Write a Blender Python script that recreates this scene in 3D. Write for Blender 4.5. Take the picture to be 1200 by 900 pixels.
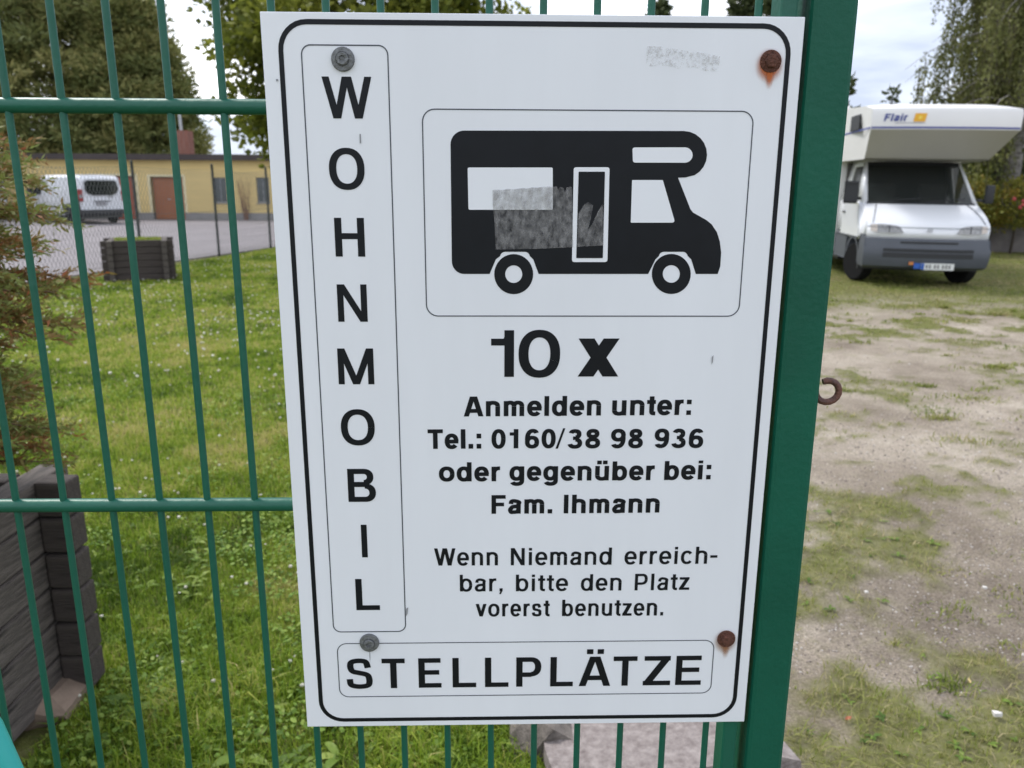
import bpy, bmesh, math, random
import numpy as np
from mathutils import Vector, Matrix, Euler

random.seed(7)
rng = np.random.default_rng(11)
SC = bpy.context.scene
COL = SC.collection
for o in list(bpy.data.objects):
    bpy.data.objects.remove(o)

# ------------------------------------------------------------------ camera
CAM = Vector((-0.0389, -0.7857, 1.65))
PITCH, ROLL, YAW, F = 0.24438, 0.00469, -0.02497, 930.0
SIGN_Z = 1.4278                                   # height of the sign's centre


def cam_axes():
    cy, sy, cp, sp = math.cos(YAW), math.sin(YAW), math.cos(PITCH), math.sin(PITCH)
    fw = Vector((-sy * cp, cy * cp, -sp))
    rt = Vector((cy, sy, 0))
    up = rt.cross(fw)
    cr, sr = math.cos(ROLL), math.sin(ROLL)
    return cr * rt + sr * up, -sr * rt + cr * up, fw


RT, UP, FW = cam_axes()
cd = bpy.data.cameras.new('camera')
cam = bpy.data.objects.new('camera', cd)
COL.objects.link(cam)
m = Matrix((RT, UP, -FW)).transposed().to_4x4()
m.translation = CAM
cam.matrix_world = m
cd.sensor_width = 36
cd.lens = F / 1200 * 36
cd.clip_start = 0.02
cd.clip_end = 2000
cd.dof.use_dof = True
cd.dof.focus_distance = 0.80
cd.dof.aperture_fstop = 10.0
SC.camera = cam
SC.render.resolution_x, SC.render.resolution_y = 1024, 768


def ray(px, py):
    return (px - 600) / F * RT - (py - 450) / F * UP + FW


def at(px, py, Y):                                # surveying helper: point at depth Y
    d = ray(px, py)
    return CAM + d * ((Y - CAM.y) / d.y)


def ground_at(px, py, z=0.0):
    d = ray(px, py)
    return CAM + d * ((z - CAM.z) / d.z)


# ------------------------------------------------------------------ light
SUN_EL, SUN_AZ = math.radians(52), math.radians(-52)      # azimuth from +Y towards +X
sd = bpy.data.lights.new('sun', 'SUN')
sd.energy = 2.5
sd.angle = math.radians(14)
sd.color = (1.0, 0.96, 0.9)
so = bpy.data.objects.new('sun', sd)
COL.objects.link(so)
sdir = Vector((math.sin(SUN_AZ) * math.cos(SUN_EL), math.cos(SUN_AZ) * math.cos(SUN_EL), math.sin(SUN_EL)))
so.rotation_euler = sdir.to_track_quat('Z', 'Y').to_euler()

W = bpy.data.worlds.new('World')
SC.world = W
W.use_nodes = True
nt = W.node_tree
nt.nodes.clear()
wo = nt.nodes.new('ShaderNodeOutputWorld')
bg = nt.nodes.new('ShaderNodeBackground')
bg.inputs[1].default_value = 0.1
nt.links.new(bg.outputs[0], wo.inputs[0])
sky = nt.nodes.new('ShaderNodeTexSky')
sky.sky_type = 'NISHITA'
sky.sun_disc = False
sky.sun_elevation = SUN_EL
sky.sun_rotation = SUN_AZ
tc = nt.nodes.new('ShaderNodeTexCoord')
mp = nt.nodes.new('ShaderNodeMapping')
mp.inputs['Scale'].default_value = (1.0, 1.0, 4.2)
mp.inputs['Location'].default_value = (0.3, 0.2, 0.35)
nz = nt.nodes.new('ShaderNodeTexNoise')
nz.inputs['Scale'].default_value = 2.1
nz.inputs['Detail'].default_value = 7
nz.inputs['Roughness'].default_value = 0.52
rp = nt.nodes.new('ShaderNodeValToRGB')
e = rp.color_ramp.elements
e[0].position = 0.40
e[0].color = (0.30, 0.335, 0.42, 1)
e[1].position = 0.60
e[1].color = (1.0, 1.0, 1.02, 1)
mid = e.new(0.50)
mid.color = (0.43, 0.465, 0.54, 1)
sc_ = nt.nodes.new('ShaderNodeVectorMath')
sc_.operation = 'SCALE'
sc_.inputs['Scale'].default_value = 21.0
mx = nt.nodes.new('ShaderNodeMix')
mx.data_type = 'RGBA'
mx.inputs[0].default_value = 0.88
L = nt.links.new
L(tc.outputs['Generated'], mp.inputs[0])
L(mp.outputs[0], nz.inputs['Vector'])
L(nz.outputs['Fac'], rp.inputs[0])
L(rp.outputs[0], sc_.inputs[0])
L(sky.outputs[0], mx.inputs[6])
L(sc_.outputs[0], mx.inputs[7])
L(mx.outputs[2], bg.inputs[0])

SC.view_settings.view_transform = 'Standard'
SC.view_settings.look = 'None'
SC.view_settings.exposure = 0.26
SC.view_settings.gamma = 1.0
SC.render.engine = 'CYCLES'
SC.cycles.max_bounces = 6
SC.cycles.transparent_max_bounces = 12


# ------------------------------------------------------------------ helpers
def mat(name, col, rough=0.7, metal=0.0, noise=None, amt=0.3, col2=None, bump=0.0, bscale=None,
        spec=0.5, stretch=None, coat=0.0, detail=5):
    mt = bpy.data.materials.new(name)
    mt.use_nodes = True
    n = mt.node_tree
    b = n.nodes['Principled BSDF']
    b.inputs['Roughness'].default_value = rough
    b.inputs['Metallic'].default_value = metal
    b.inputs['Specular IOR Level'].default_value = spec
    b.inputs['Coat Weight'].default_value = coat
    b.inputs['Base Color'].default_value = (*col, 1)
    if noise or bump:
        t = n.nodes.new('ShaderNodeTexCoord')
        mpn = n.nodes.new('ShaderNodeMapping')
        if stretch:
            mpn.inputs['Scale'].default_value = stretch
        n.links.new(t.outputs['Object'], mpn.inputs[0])
    if noise:
        z = n.nodes.new('ShaderNodeTexNoise')
        z.inputs['Scale'].default_value = noise
        z.inputs['Detail'].default_value = detail
        z.inputs['Roughness'].default_value = 0.6
        n.links.new(mpn.outputs[0], z.inputs['Vector'])
        r = n.nodes.new('ShaderNodeValToRGB')
        r.color_ramp.elements[0].position = 0.5 - 0.22
        r.color_ramp.elements[1].position = 0.5 + 0.22
        c2 = col2 if col2 else tuple(c * (1 - amt) for c in col)
        r.color_ramp.elements[0].color = (*c2, 1)
        r.color_ramp.elements[1].color = (*col, 1)
        n.links.new(z.outputs['Fac'], r.inputs[0])
        n.links.new(r.outputs[0], b.inputs['Base Color'])
    if bump:
        z2 = n.nodes.new('ShaderNodeTexNoise')
        z2.inputs['Scale'].default_value = bscale or 40
        z2.inputs['Detail'].default_value = 4
        n.links.new(mpn.outputs[0], z2.inputs['Vector'])
        bp = n.nodes.new('ShaderNodeBump')
        bp.inputs['Strength'].default_value = bump
        bp.inputs['Distance'].default_value = 0.01
        n.links.new(z2.outputs['Fac'], bp.inputs['Height'])
        n.links.new(bp.outputs[0], b.inputs['Normal'])
    return mt


def leafmat(name, cols, trans=0.35, rough=0.6, attr='tone'):
    """foliage: colour picked by a random per-leaf value stored in the mesh"""
    mt = bpy.data.materials.new(name)
    mt.use_nodes = True
    n = mt.node_tree
    b = n.nodes['Principled BSDF']
    b.inputs['Roughness'].default_value = rough
    b.inputs['Specular IOR Level'].default_value = 0.25
    a = n.nodes.new('ShaderNodeAttribute')
    a.attribute_name = attr
    r = n.nodes.new('ShaderNodeValToRGB')
    els = r.color_ramp.elements
    els[0].color = (*cols[0], 1)
    els[1].color = (*cols[-1], 1)
    for i, c in enumerate(cols[1:-1]):
        x = els.new((i + 1) / (len(cols) - 1))
        x.color = (*c, 1)
    n.links.new(a.outputs['Fac'], r.inputs[0])
    n.links.new(r.outputs[0], b.inputs['Base Color'])
    tr = n.nodes.new('ShaderNodeBsdfTranslucent')
    n.links.new(r.outputs[0], tr.inputs[0])
    ms = n.nodes.new('ShaderNodeMixShader')
    ms.inputs[0].default_value = trans
    n.links.new(b.outputs[0], ms.inputs[1])
    n.links.new(tr.outputs[0], ms.inputs[2])
    n.links.new(ms.outputs[0], n.nodes['Material Output'].inputs[0])
    return mt


def obj(name, verts, faces, mt, parent=None, smooth=False, tone=None, mats=None, idx=None, loc=None):
    me = bpy.data.meshes.new(name)
    if isinstance(verts, np.ndarray) and isinstance(faces, np.ndarray):
        nv, (nf, k) = len(verts), faces.shape
        me.vertices.add(nv)
        me.vertices.foreach_set('co', verts.astype(np.float32).ravel())
        me.loops.add(nf * k)
        me.loops.foreach_set('vertex_index', faces.astype(np.int32).ravel())
        me.polygons.add(nf)
        me.polygons.foreach_set('loop_start', np.arange(0, nf * k, k, dtype=np.int32))
        me.update(calc_edges=True)
    else:
        me.from_pydata([tuple(v) for v in verts], [], faces)
        me.update()
    if tone is not None:
        at_ = me.attributes.new('tone', 'FLOAT', 'FACE')
        at_.data.foreach_set('value', np.asarray(tone, dtype=np.float32))
    if mt:
        me.materials.append(mt)
    for q in mats or []:
        me.materials.append(q)
    if idx is not None:
        me.polygons.foreach_set('material_index', idx)
    if smooth:
        me.polygons.foreach_set('use_smooth', [True] * len(me.polygons))
    o = bpy.data.objects.new(name, me)
    COL.objects.link(o)
    if parent:
        o.parent = parent
    if loc is not None:
        o.location = loc
    return o


def empty(name, loc, rz=0.0):
    o = bpy.data.objects.new(name, None)
    o.empty_display_size = 0.1
    o.location = loc
    o.rotation_euler = (0, 0, rz)
    COL.objects.link(o)
    return o


def tag(o, label=None, cat=None, group=None, kind=None):
    if label: o['label'] = label
    if cat: o['category'] = cat
    if group: o['group'] = group
    if kind: o['kind'] = kind
    return o


class MB:
    def __init__(s):
        s.v, s.f = [], []

    def add(s, vs, fs):
        k = len(s.v)
        s.v += [Vector(v) for v in vs]
        s.f += [tuple(i + k for i in f) for f in fs]
        return s

    def box(s, a, b, bev=0.0, M=None):
        x0, y0, z0 = a
        x1, y1, z1 = b
        if bev:
            bm = bmesh.new()
            bmesh.ops.create_cube(bm, size=1)
            for v in bm.verts:
                v.co = Vector(((x0 + x1) / 2 + v.co.x * (x1 - x0), (y0 + y1) / 2 + v.co.y * (y1 - y0),
                               (z0 + z1) / 2 + v.co.z * (z1 - z0)))
            bmesh.ops.bevel(bm, geom=list(bm.edges), offset=bev, segments=2, affect='EDGES', profile=0.6)
            bm.verts.index_update()
            vs = [v.co.copy() for v in bm.verts]
            fs = [[v.index for v in f.verts] for f in bm.faces]
            bm.free()
        else:
            vs = [(x0, y0, z0), (x1, y0, z0), (x1, y1, z0), (x0, y1, z0), (x0, y0, z1), (x1, y0, z1), (x1, y1, z1), (x0, y1, z1)]
            fs = [(0, 3, 2, 1), (4, 5, 6, 7), (0, 1, 5, 4), (1, 2, 6, 5), (2, 3, 7, 6), (3, 0, 4, 7)]
        if M:
            vs = [M @ Vector(v) for v in vs]
        return s.add(vs, fs)

    def tube(s, pts, r, n=10, caps=True):
        pts = [Vector(p) for p in pts]
        if not hasattr(r, '__len__'):
            r = [r] * len(pts)
        vs, fs = [], []
        prev = None
        for i, p in enumerate(pts):
            t = (pts[min(i + 1, len(pts) - 1)] - pts[max(i - 1, 0)]).normalized()
            if prev is None:
                a = t.orthogonal().normalized()
            else:
                a = (prev - t * prev.dot(t)).normalized()
            prev = a
            b = t.cross(a)
            for k in range(n):
                an = 2 * math.pi * k / n
                vs.append(p + (a * math.cos(an) + b * math.sin(an)) * r[i])
        for i in range(len(pts) - 1):
            for k in range(n):
                k2 = (k + 1) % n
                fs.append((i * n + k, i * n + k2, (i + 1) * n + k2, (i + 1) * n + k))
        if caps:
            fs.append(tuple(range(n))[::-1])
            fs.append(tuple((len(pts) - 1) * n + k for k in range(n)))
        return s.add(vs, fs)

    def lathe(s, prof, M, n=20):
        """prof: (radius, height) pairs, axis +Z, placed by M"""
        vs, fs = [], []
        for r, h in prof:
            for k in range(n):
                an = 2 * math.pi * k / n
                vs.append(M @ Vector((r * math.cos(an), r * math.sin(an), h)))
        for i in range(len(prof) - 1):
            for k in range(n):
                k2 = (k + 1) % n
                fs.append((i * n + k, i * n + k2, (i + 1) * n + k2, (i + 1) * n + k))
        fs.append(tuple(range(n))[::-1])
        fs.append(tuple((len(prof) - 1) * n + k for k in range(n)))
        return s.add(vs, fs)

    def prism(s, poly, axis, d0, d1):
        """poly of 2D points extruded along axis ('x','y','z')"""
        def P(a, b, d):
            return {'x': (d, a, b), 'y': (a, d, b), 'z': (a, b, d)}[axis]
        n = len(poly)
        vs = [P(a, b, d0) for a, b in poly] + [P(a, b, d1) for a, b in poly]
        fs = [tuple(range(n))[::-1], tuple(range(n, 2 * n))]
        fs += [(i, (i + 1) % n, n + (i + 1) % n, n + i) for i in range(n)]
        return s.add(vs, fs)

    def build(s, name, mt, parent=None, smooth=False, autosmooth=None, bevel=0, loc=None):
        o = obj(name, s.v, s.f, mt, parent, smooth, loc=loc)
        bm = bmesh.new()
        bm.from_mesh(o.data)
        bmesh.ops.recalc_face_normals(bm, faces=bm.faces)
        if autosmooth:
            for f in bm.faces:
                f.smooth = True
            for ed in bm.edges:
                if len(ed.link_faces) == 2 and ed.calc_face_angle() > math.radians(autosmooth):
                    ed.smooth = False
        bm.to_mesh(o.data)
        bm.free()
        if bevel:
            md = o.modifiers.new('bevel', 'BEVEL')
            md.width = bevel
            md.segments = 2
            md.limit_method = 'ANGLE'
        return o


def copy_tree(o, parent=None):
    c = o.copy()
    COL.objects.link(c)
    if parent:
        c.parent = parent
    for ch in list(o.children):
        copy_tree(ch, c)
    return c


# value noise on numpy arrays
_H = rng.random((256, 256))


def vnoise(x, y, seed=0):
    xi, yi = np.floor(x).astype(int), np.floor(y).astype(int)
    fx, fy = x - xi, y - yi
    fx, fy = fx * fx * (3 - 2 * fx), fy * fy * (3 - 2 * fy)
    h = lambda a, b: _H[(a + seed * 37) % 256, (b + seed * 91) % 256]
    return (h(xi, yi) * (1 - fx) * (1 - fy) + h(xi + 1, yi) * fx * (1 - fy) + h(xi, yi + 1) * (1 - fx) * fy + h(xi + 1, yi + 1) * fx * fy)


def fbm(x, y, f, oct=4, seed=0):
    s, a, t = 0, 1, 0
    for i in range(oct):
        s = s + a * vnoise(x * f + 31.7 * i + 1000, y * f + 17.3 * i + 1000, seed + i)
        t += a
        a *= 0.55
        f *= 2.03
    return s / t


def sstep(a, b, x):
    t = np.clip((x - a) / (b - a), 0, 1)
    return t * t * (3 - 2 * t)


# ------------------------------------------------------------------ ground
def grass_cover(x, y):
    """0 = bare grit, 1 = full grass"""
    # the drive to the right of the gate; lawn to the left
    edge = 0.32 + 0.10 * y + 0.18 * (fbm(x, y, 0.9, 3, 5) - 0.5)
    lawn = sstep(0.25, -0.15, x - edge)
    n = fbm(x * 0.8, y * 1.15, 1.9, 5, 2)
    n2 = fbm(x, y, 6.5, 3, 9)
    n3 = fbm(x, y, 19.0, 2, 12)
    v = n * 0.52 + n2 * 0.34 + n3 * 0.14
    near = sstep(3.1, 1.5, y + 2.1 * (x - 0.82))          # weedy strip along the gate
    far = sstep(8.8, 12.6, y + 1.2 * (n - 0.5))           # turf around the parked camper
    th = 0.605 - 0.085 * near
    strip = sstep(0.575, 0.42, np.abs(x - (1.2 + 0.16 * y)) * 0.5 + 0.28) * sstep(6.5, 2.5, y)
    th = th - 0.085 * strip - 0.02 * sstep(5.5, 2.5, y)
    dirt = sstep(th - 0.085, th + 0.07, v) * 0.85
    midg = sstep(6.2, 8.6, y) * sstep(0.47, 0.58, v)
    g = np.maximum.reduce([lawn, dirt, midg, far * sstep(0.30, 0.42, v + 0.12 * far)])
    return np.clip(g, 0, 1)


def ground_h(x, y):
    a = sstep(-7.4, -6.2, x) * sstep(26, 20, y) * sstep(18, 14, x) * sstep(-4, -2, y)
    return a * (0.035 * (fbm(x, y, 0.55, 3, 20) - 0.5) + 0.014 * (fbm(x, y, 4.0, 3, 22) - 0.5) - 0.02)


def axis_coords(lo, hi, st):
    fine = np.arange(lo, hi + 1e-6, st)
    out1 = lo - np.array([900, 400, 180, 80, 35, 15, 6, 2, .6])
    out2 = hi + np.array([.6, 2, 6, 15, 35, 80, 180, 400, 900])
    return np.concatenate([out1, fine, out2])


xs = axis_coords(-8, 15, 0.06)
ys = axis_coords(-1.5, 20, 0.06)
X, Y = np.meshgrid(xs, ys)
Z = ground_h(X, Y)
gc = grass_cover(X, Y)
Z = Z + 0.012 * gc * (X > 0)
nx, ny = len(xs), len(ys)
idx = np.arange(nx * ny).reshape(ny, nx)
gf = np.stack([idx[:-1, :-1], idx[:-1, 1:], idx[1:, 1:], idx[1:, :-1]], -1).reshape(-1, 4)
mg = bpy.data.materials.new('grass_and_grit')
mg.use_nodes = True
n = mg.node_tree
b = n.nodes['Principled BSDF']
b.inputs['Roughness'].default_value = 0.95
b.inputs['Specular IOR Level'].default_value = 0.15
tcn = n.nodes.new('ShaderNodeTexCoord')


def noise_node(scale, detail=6, rough=0.6):
    z = n.nodes.new('ShaderNodeTexNoise')
    z.inputs['Scale'].default_value = scale
    z.inputs['Detail'].default_value = detail
    z.inputs['Roughness'].default_value = rough
    n.links.new(tcn.outputs['Object'], z.inputs['Vector'])
    return z


def ramp_node(src, stops):
    r = n.nodes.new('ShaderNodeValToRGB')
    el = r.color_ramp.elements
    el[0].position, el[0].color = stops[0][0], (*stops[0][1], 1)
    el[1].position, el[1].color = stops[-1][0], (*stops[-1][1], 1)
    for p, c in stops[1:-1]:
        q = el.new(p)
        q.color = (*c, 1)
    n.links.new(src, r.inputs[0])
    return r


def mixn(fac, a, b_, mode='MIX'):
    q = n.nodes.new('ShaderNodeMix')
    q.data_type = 'RGBA'
    q.blend_type = mode
    if isinstance(fac, float):
        q.inputs[0].default_value = fac
    else:
        n.links.new(fac, q.inputs[0])
    n.links.new(a, q.inputs[6])
    n.links.new(b_, q.inputs[7])
    return q.outputs[2]


z1 = noise_node(1.1, 8, 0.65)
grit = ramp_node(z1.outputs['Fac'], [(0.3, (0.17, 0.140, 0.112)), (0.48, (0.275, 0.237, 0.195)), (0.68, (0.40, 0.355, 0.30))])
z2 = noise_node(110, 4, 0.75)
speck = ramp_node(z2.outputs['Fac'], [(0.34, (0.52, 0.49, 0.46)), (0.5, (0.95, 0.95, 0.95)), (0.64, (1.5, 1.47, 1.42))])
gritc = mixn(1.0, grit.outputs[0], speck.outputs[0], 'MULTIPLY')
z3 = noise_node(9, 6, 0.7)
turf = ramp_node(z3.outputs['Fac'], [(0.3, (0.065, 0.062, 0.024)), (0.5, (0.115, 0.125, 0.035)), (0.7, (0.19, 0.185, 0.07))])
ga = n.nodes.new('ShaderNodeAttribute')
ga.attribute_name = 'cover'
z4 = noise_node(28, 4, 0.7)
ma = n.nodes.new('ShaderNodeMath')
ma.operation = 'MULTIPLY_ADD'
n.links.new(z4.outputs['Fac'], ma.inputs[0])
ma.inputs[1].default_value = 1.1
ma.inputs[2].default_value = -0.55
mb_ = n.nodes.new('ShaderNodeMath')
mb_.operation = 'ADD'
mb_.use_clamp = True
n.links.new(ma.outputs[0], mb_.inputs[0])
n.links.new(ga.outputs['Fac'], mb_.inputs[1])
hu = n.nodes.new('ShaderNodeAttribute')
hu.attribute_name = 'humus'
hum = ramp_node(z3.outputs['Fac'], [(0.3, (0.085, 0.068, 0.052)), (0.5, (0.15, 0.125, 0.10)), (0.7, (0.23, 0.20, 0.165))])
humc = mixn(1.0, hum.outputs[0], speck.outputs[0], 'MULTIPLY')
gritc = mixn(hu.outputs['Fac'], gritc, humc)
fin = mixn(mb_.outputs[0], gritc, turf.outputs[0])
n.links.new(fin, b.inputs['Base Color'])
bp = n.nodes.new('ShaderNodeBump')
bp.inputs['Strength'].default_value = 0.6
bp.inputs['Distance'].default_value = 0.012
n.links.new(z2.outputs['Fac'], bp.inputs['Height'])
n.links.new(bp.outputs[0], b.inputs['Normal'])
g = obj('ground', np.stack([X, Y, Z], -1).reshape(-1, 3), gf, mg, smooth=True)
ca = g.data.attributes.new('cover', 'FLOAT', 'POINT')
ca.data.foreach_set('value', gc.astype(np.float32).ravel())
hv = g.data.attributes.new('humus', 'FLOAT', 'POINT')
hv.data.foreach_set('value', (0.85 * sstep(4.2, 1.3, Y) * sstep(0.36, 0.58, fbm(X, Y, 1.7, 4, 90))).astype(np.float32).ravel())
tag(g, 'lawn on the left and gritty drive with grass patches on the right', kind='structure')

asph = [(-10.5, 5.0), (-8.4, 11.0), (-7.55, 14.9), (-7.0, 17.1), (-6.0, 21.2), (-4.3, 28), (-3.0, 38.3), (-60, 38.3), (-60, 5.0)]
A = MB().prism(asph, 'z', -0.05, 0.022)
tag(A.build('asphalt_yard', mat('asphalt', (0.235, 0.215, 0.225), 0.9, noise=0.7, amt=0.2, bump=0.3, bscale=60, detail=8)),
    'pale worn asphalt yard between lawn and yellow garages', kind='structure')

# ------------------------------------------------------------------ materials
M_green = mat('green_paint', (0.006, 0.108, 0.070), 0.42, noise=5, amt=0.22, bump=0.08, bscale=120, spec=0.45)
M_green_post = mat('green_paint_post', (0.004, 0.105, 0.064), 0.5, noise=6, amt=0.3, bump=0.1, bscale=150, spec=0.28)
M_white_sign = mat('sign_enamel', (0.775, 0.805, 0.865), 0.38, noise=7, amt=0.06, spec=0.4, stretch=(1.5, 1, 0.25))
M_edge = mat('sign_edge', (0.7, 0.7, 0.7), 0.4, metal=0.3)
M_ink = mat('black_print', (0.007, 0.009, 0.013), 0.45, noise=30, amt=0.3, spec=0.22)
M_inkw = mat('white_print', (0.78, 0.81, 0.87), 0.38, noise=6, amt=0.03, spec=0.4)
M_thin = mat('thin_line_print', (0.05, 0.06, 0.08), 0.4)
M_rust = mat('rust', (0.16, 0.060, 0.038), 0.8, noise=300, amt=0.6, bump=0.6, bscale=500)
M_rusthook = mat('rusty_hook', (0.19, 0.075, 0.05), 0.6, noise=90, col2=(0.07, 0.045, 0.045), bump=0.35, bscale=300, metal=0.2)
M_zinc = mat('zinc', (0.19, 0.20, 0.21), 0.5, metal=0.35, noise=250, amt=0.4, bump=0.3, bscale=300)
M_wood = mat('weathered_wood', (0.085, 0.062, 0.058), 0.85, noise=14, col2=(0.026, 0.019, 0.020), bump=0.5, bscale=30, stretch=(1, 1, 9))
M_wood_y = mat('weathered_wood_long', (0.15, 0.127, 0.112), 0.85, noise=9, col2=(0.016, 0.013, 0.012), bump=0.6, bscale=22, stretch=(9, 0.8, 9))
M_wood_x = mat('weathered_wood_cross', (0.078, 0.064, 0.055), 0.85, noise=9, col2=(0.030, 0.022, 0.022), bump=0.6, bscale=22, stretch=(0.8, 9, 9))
M_soil = mat('soil', (0.06, 0.045, 0.03), 0.95, noise=20, amt=0.5, bump=0.6)


def alpha_mat(name, col, scale, lo, hi, rough=0.6, amax=0.9, stretch=(1, 1, 1)):
    mt = bpy.data.materials.new(name)
    mt.use_nodes = True
    n = mt.node_tree
    b = n.nodes['Principled BSDF']
    b.inputs['Base Color'].default_value = (*col, 1)
    b.inputs['Roughness'].default_value = rough
    t = n.nodes.new('ShaderNodeTexCoord')
    mpn = n.nodes.new('ShaderNodeMapping')
    mpn.inputs['Scale'].default_value = stretch
    z = n.nodes.new('ShaderNodeTexNoise')
    z.inputs['Scale'].default_value = scale
    z.inputs['Detail'].default_value = 6
    z.inputs['Roughness'].default_value = 0.65
    r = n.nodes.new('ShaderNodeMapRange')
    r.inputs['From Min'].default_value = lo
    r.inputs['From Max'].default_value = hi
    r.inputs['To Max'].default_value = amax
    n.links.new(t.outputs['Object'], mpn.inputs[0])
    n.links.new(mpn.outputs[0], z.inputs['Vector'])
    n.links.new(z.outputs['Fac'], r.inputs['Value'])
    n.links.new(r.outputs[0], b.inputs['Alpha'])
    return mt


# ------------------------------------------------------------------ sign
sign = MB().box((-0.25, -0.0, -0.375), (0.25, 0.003, 0.375)).build('information_sign', M_white_sign, bevel=0.0008)
sign.location = (0, 0, SIGN_Z)
tag(sign, 'white enamel sign with black camper pictogram and German lettering on the green gate', 'sign')


def PS(px, py):
    """a point of the print, in metres on the sign's own face (x right, z up)"""
    p = at(px, py, 0.0)
    return (p.x, p.z - SIGN_Z)


def MM(u, v):
    return (-0.25 + u / 1000, 0.375 - v / 1000)


LAYER = [0.00015]


def flat(polys, name, mt, parent, y=-0.0003, step=0.0):
    """print on the sign: polygons (x, z) laid y in front of the face"""
    vs, fs = [], []
    for i, poly in enumerate(polys):
        k = len(vs)
        yy = y - step * (i % 41)
        ar = sum(poly[j][0] * poly[(j + 1) % len(poly)][1] - poly[(j + 1) % len(poly)][0] * poly[j][1] for j in range(len(poly)))
        if ar < 0:
            poly = poly[::-1]
        vs += [(p[0], yy, p[1]) for p in poly]
        fs.append(tuple(range(k, k + len(poly))))
    return obj(name, vs, fs, mt, parent)


def arc(cx, cz, r, a0, a1, n=8):
    return [(cx + r * math.cos(math.radians(a0 + (a1 - a0) * i / n)), cz + r * math.sin(math.radians(a0 + (a1 - a0) * i / n))) for i in range(n + 1)]


def rrect(x0, z0, x1, z1, r, n=8):
    """rounded rectangle, counter clockwise; x0<x1, z0<z1"""
    return arc(x1 - r, z1 - r, r, 0, 90, n) + arc(x0 + r, z1 - r, r, 90, 180, n) + arc(x0 + r, z0 + r, r, 180, 270, n) + arc(x1 - r, z0 + r, r, 270, 360, n)


def ring(name, u0, v0, u1, v1, r, w, mt, y=-0.0003):
    x0, z1 = MM(u0, v0)
    x1, z0 = MM(u1, v1)
    r, w = r / 1000, w / 1000
    a = rrect(x0, z0, x1, z1, r)
    c = rrect(x0 + w, z0 + w, x1 - w, z1 - w, r - w)
    k = len(a)
    vs = [(p[0], y, p[1]) for p in a + c]
    return obj(name, vs, [(i, (i + 1) % k, k + (i + 1) % k, k + i) for i in range(k)], mt, sign)


ring('border_line', 14.8, 6.0, 489.0, 743.5, 27, 4.6, M_ink)
ring('border_line', 35.2, 27.4, 115.4, 630.2, 9, 1.15, M_thin)
ring('border_line', 38.2, 643.6, 458.8, 711.8, 11, 1.0, M_thin)
ring('border_line', 144.8, 82.6, 459.0, 279.3, 12, 1.1, M_thin)


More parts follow.
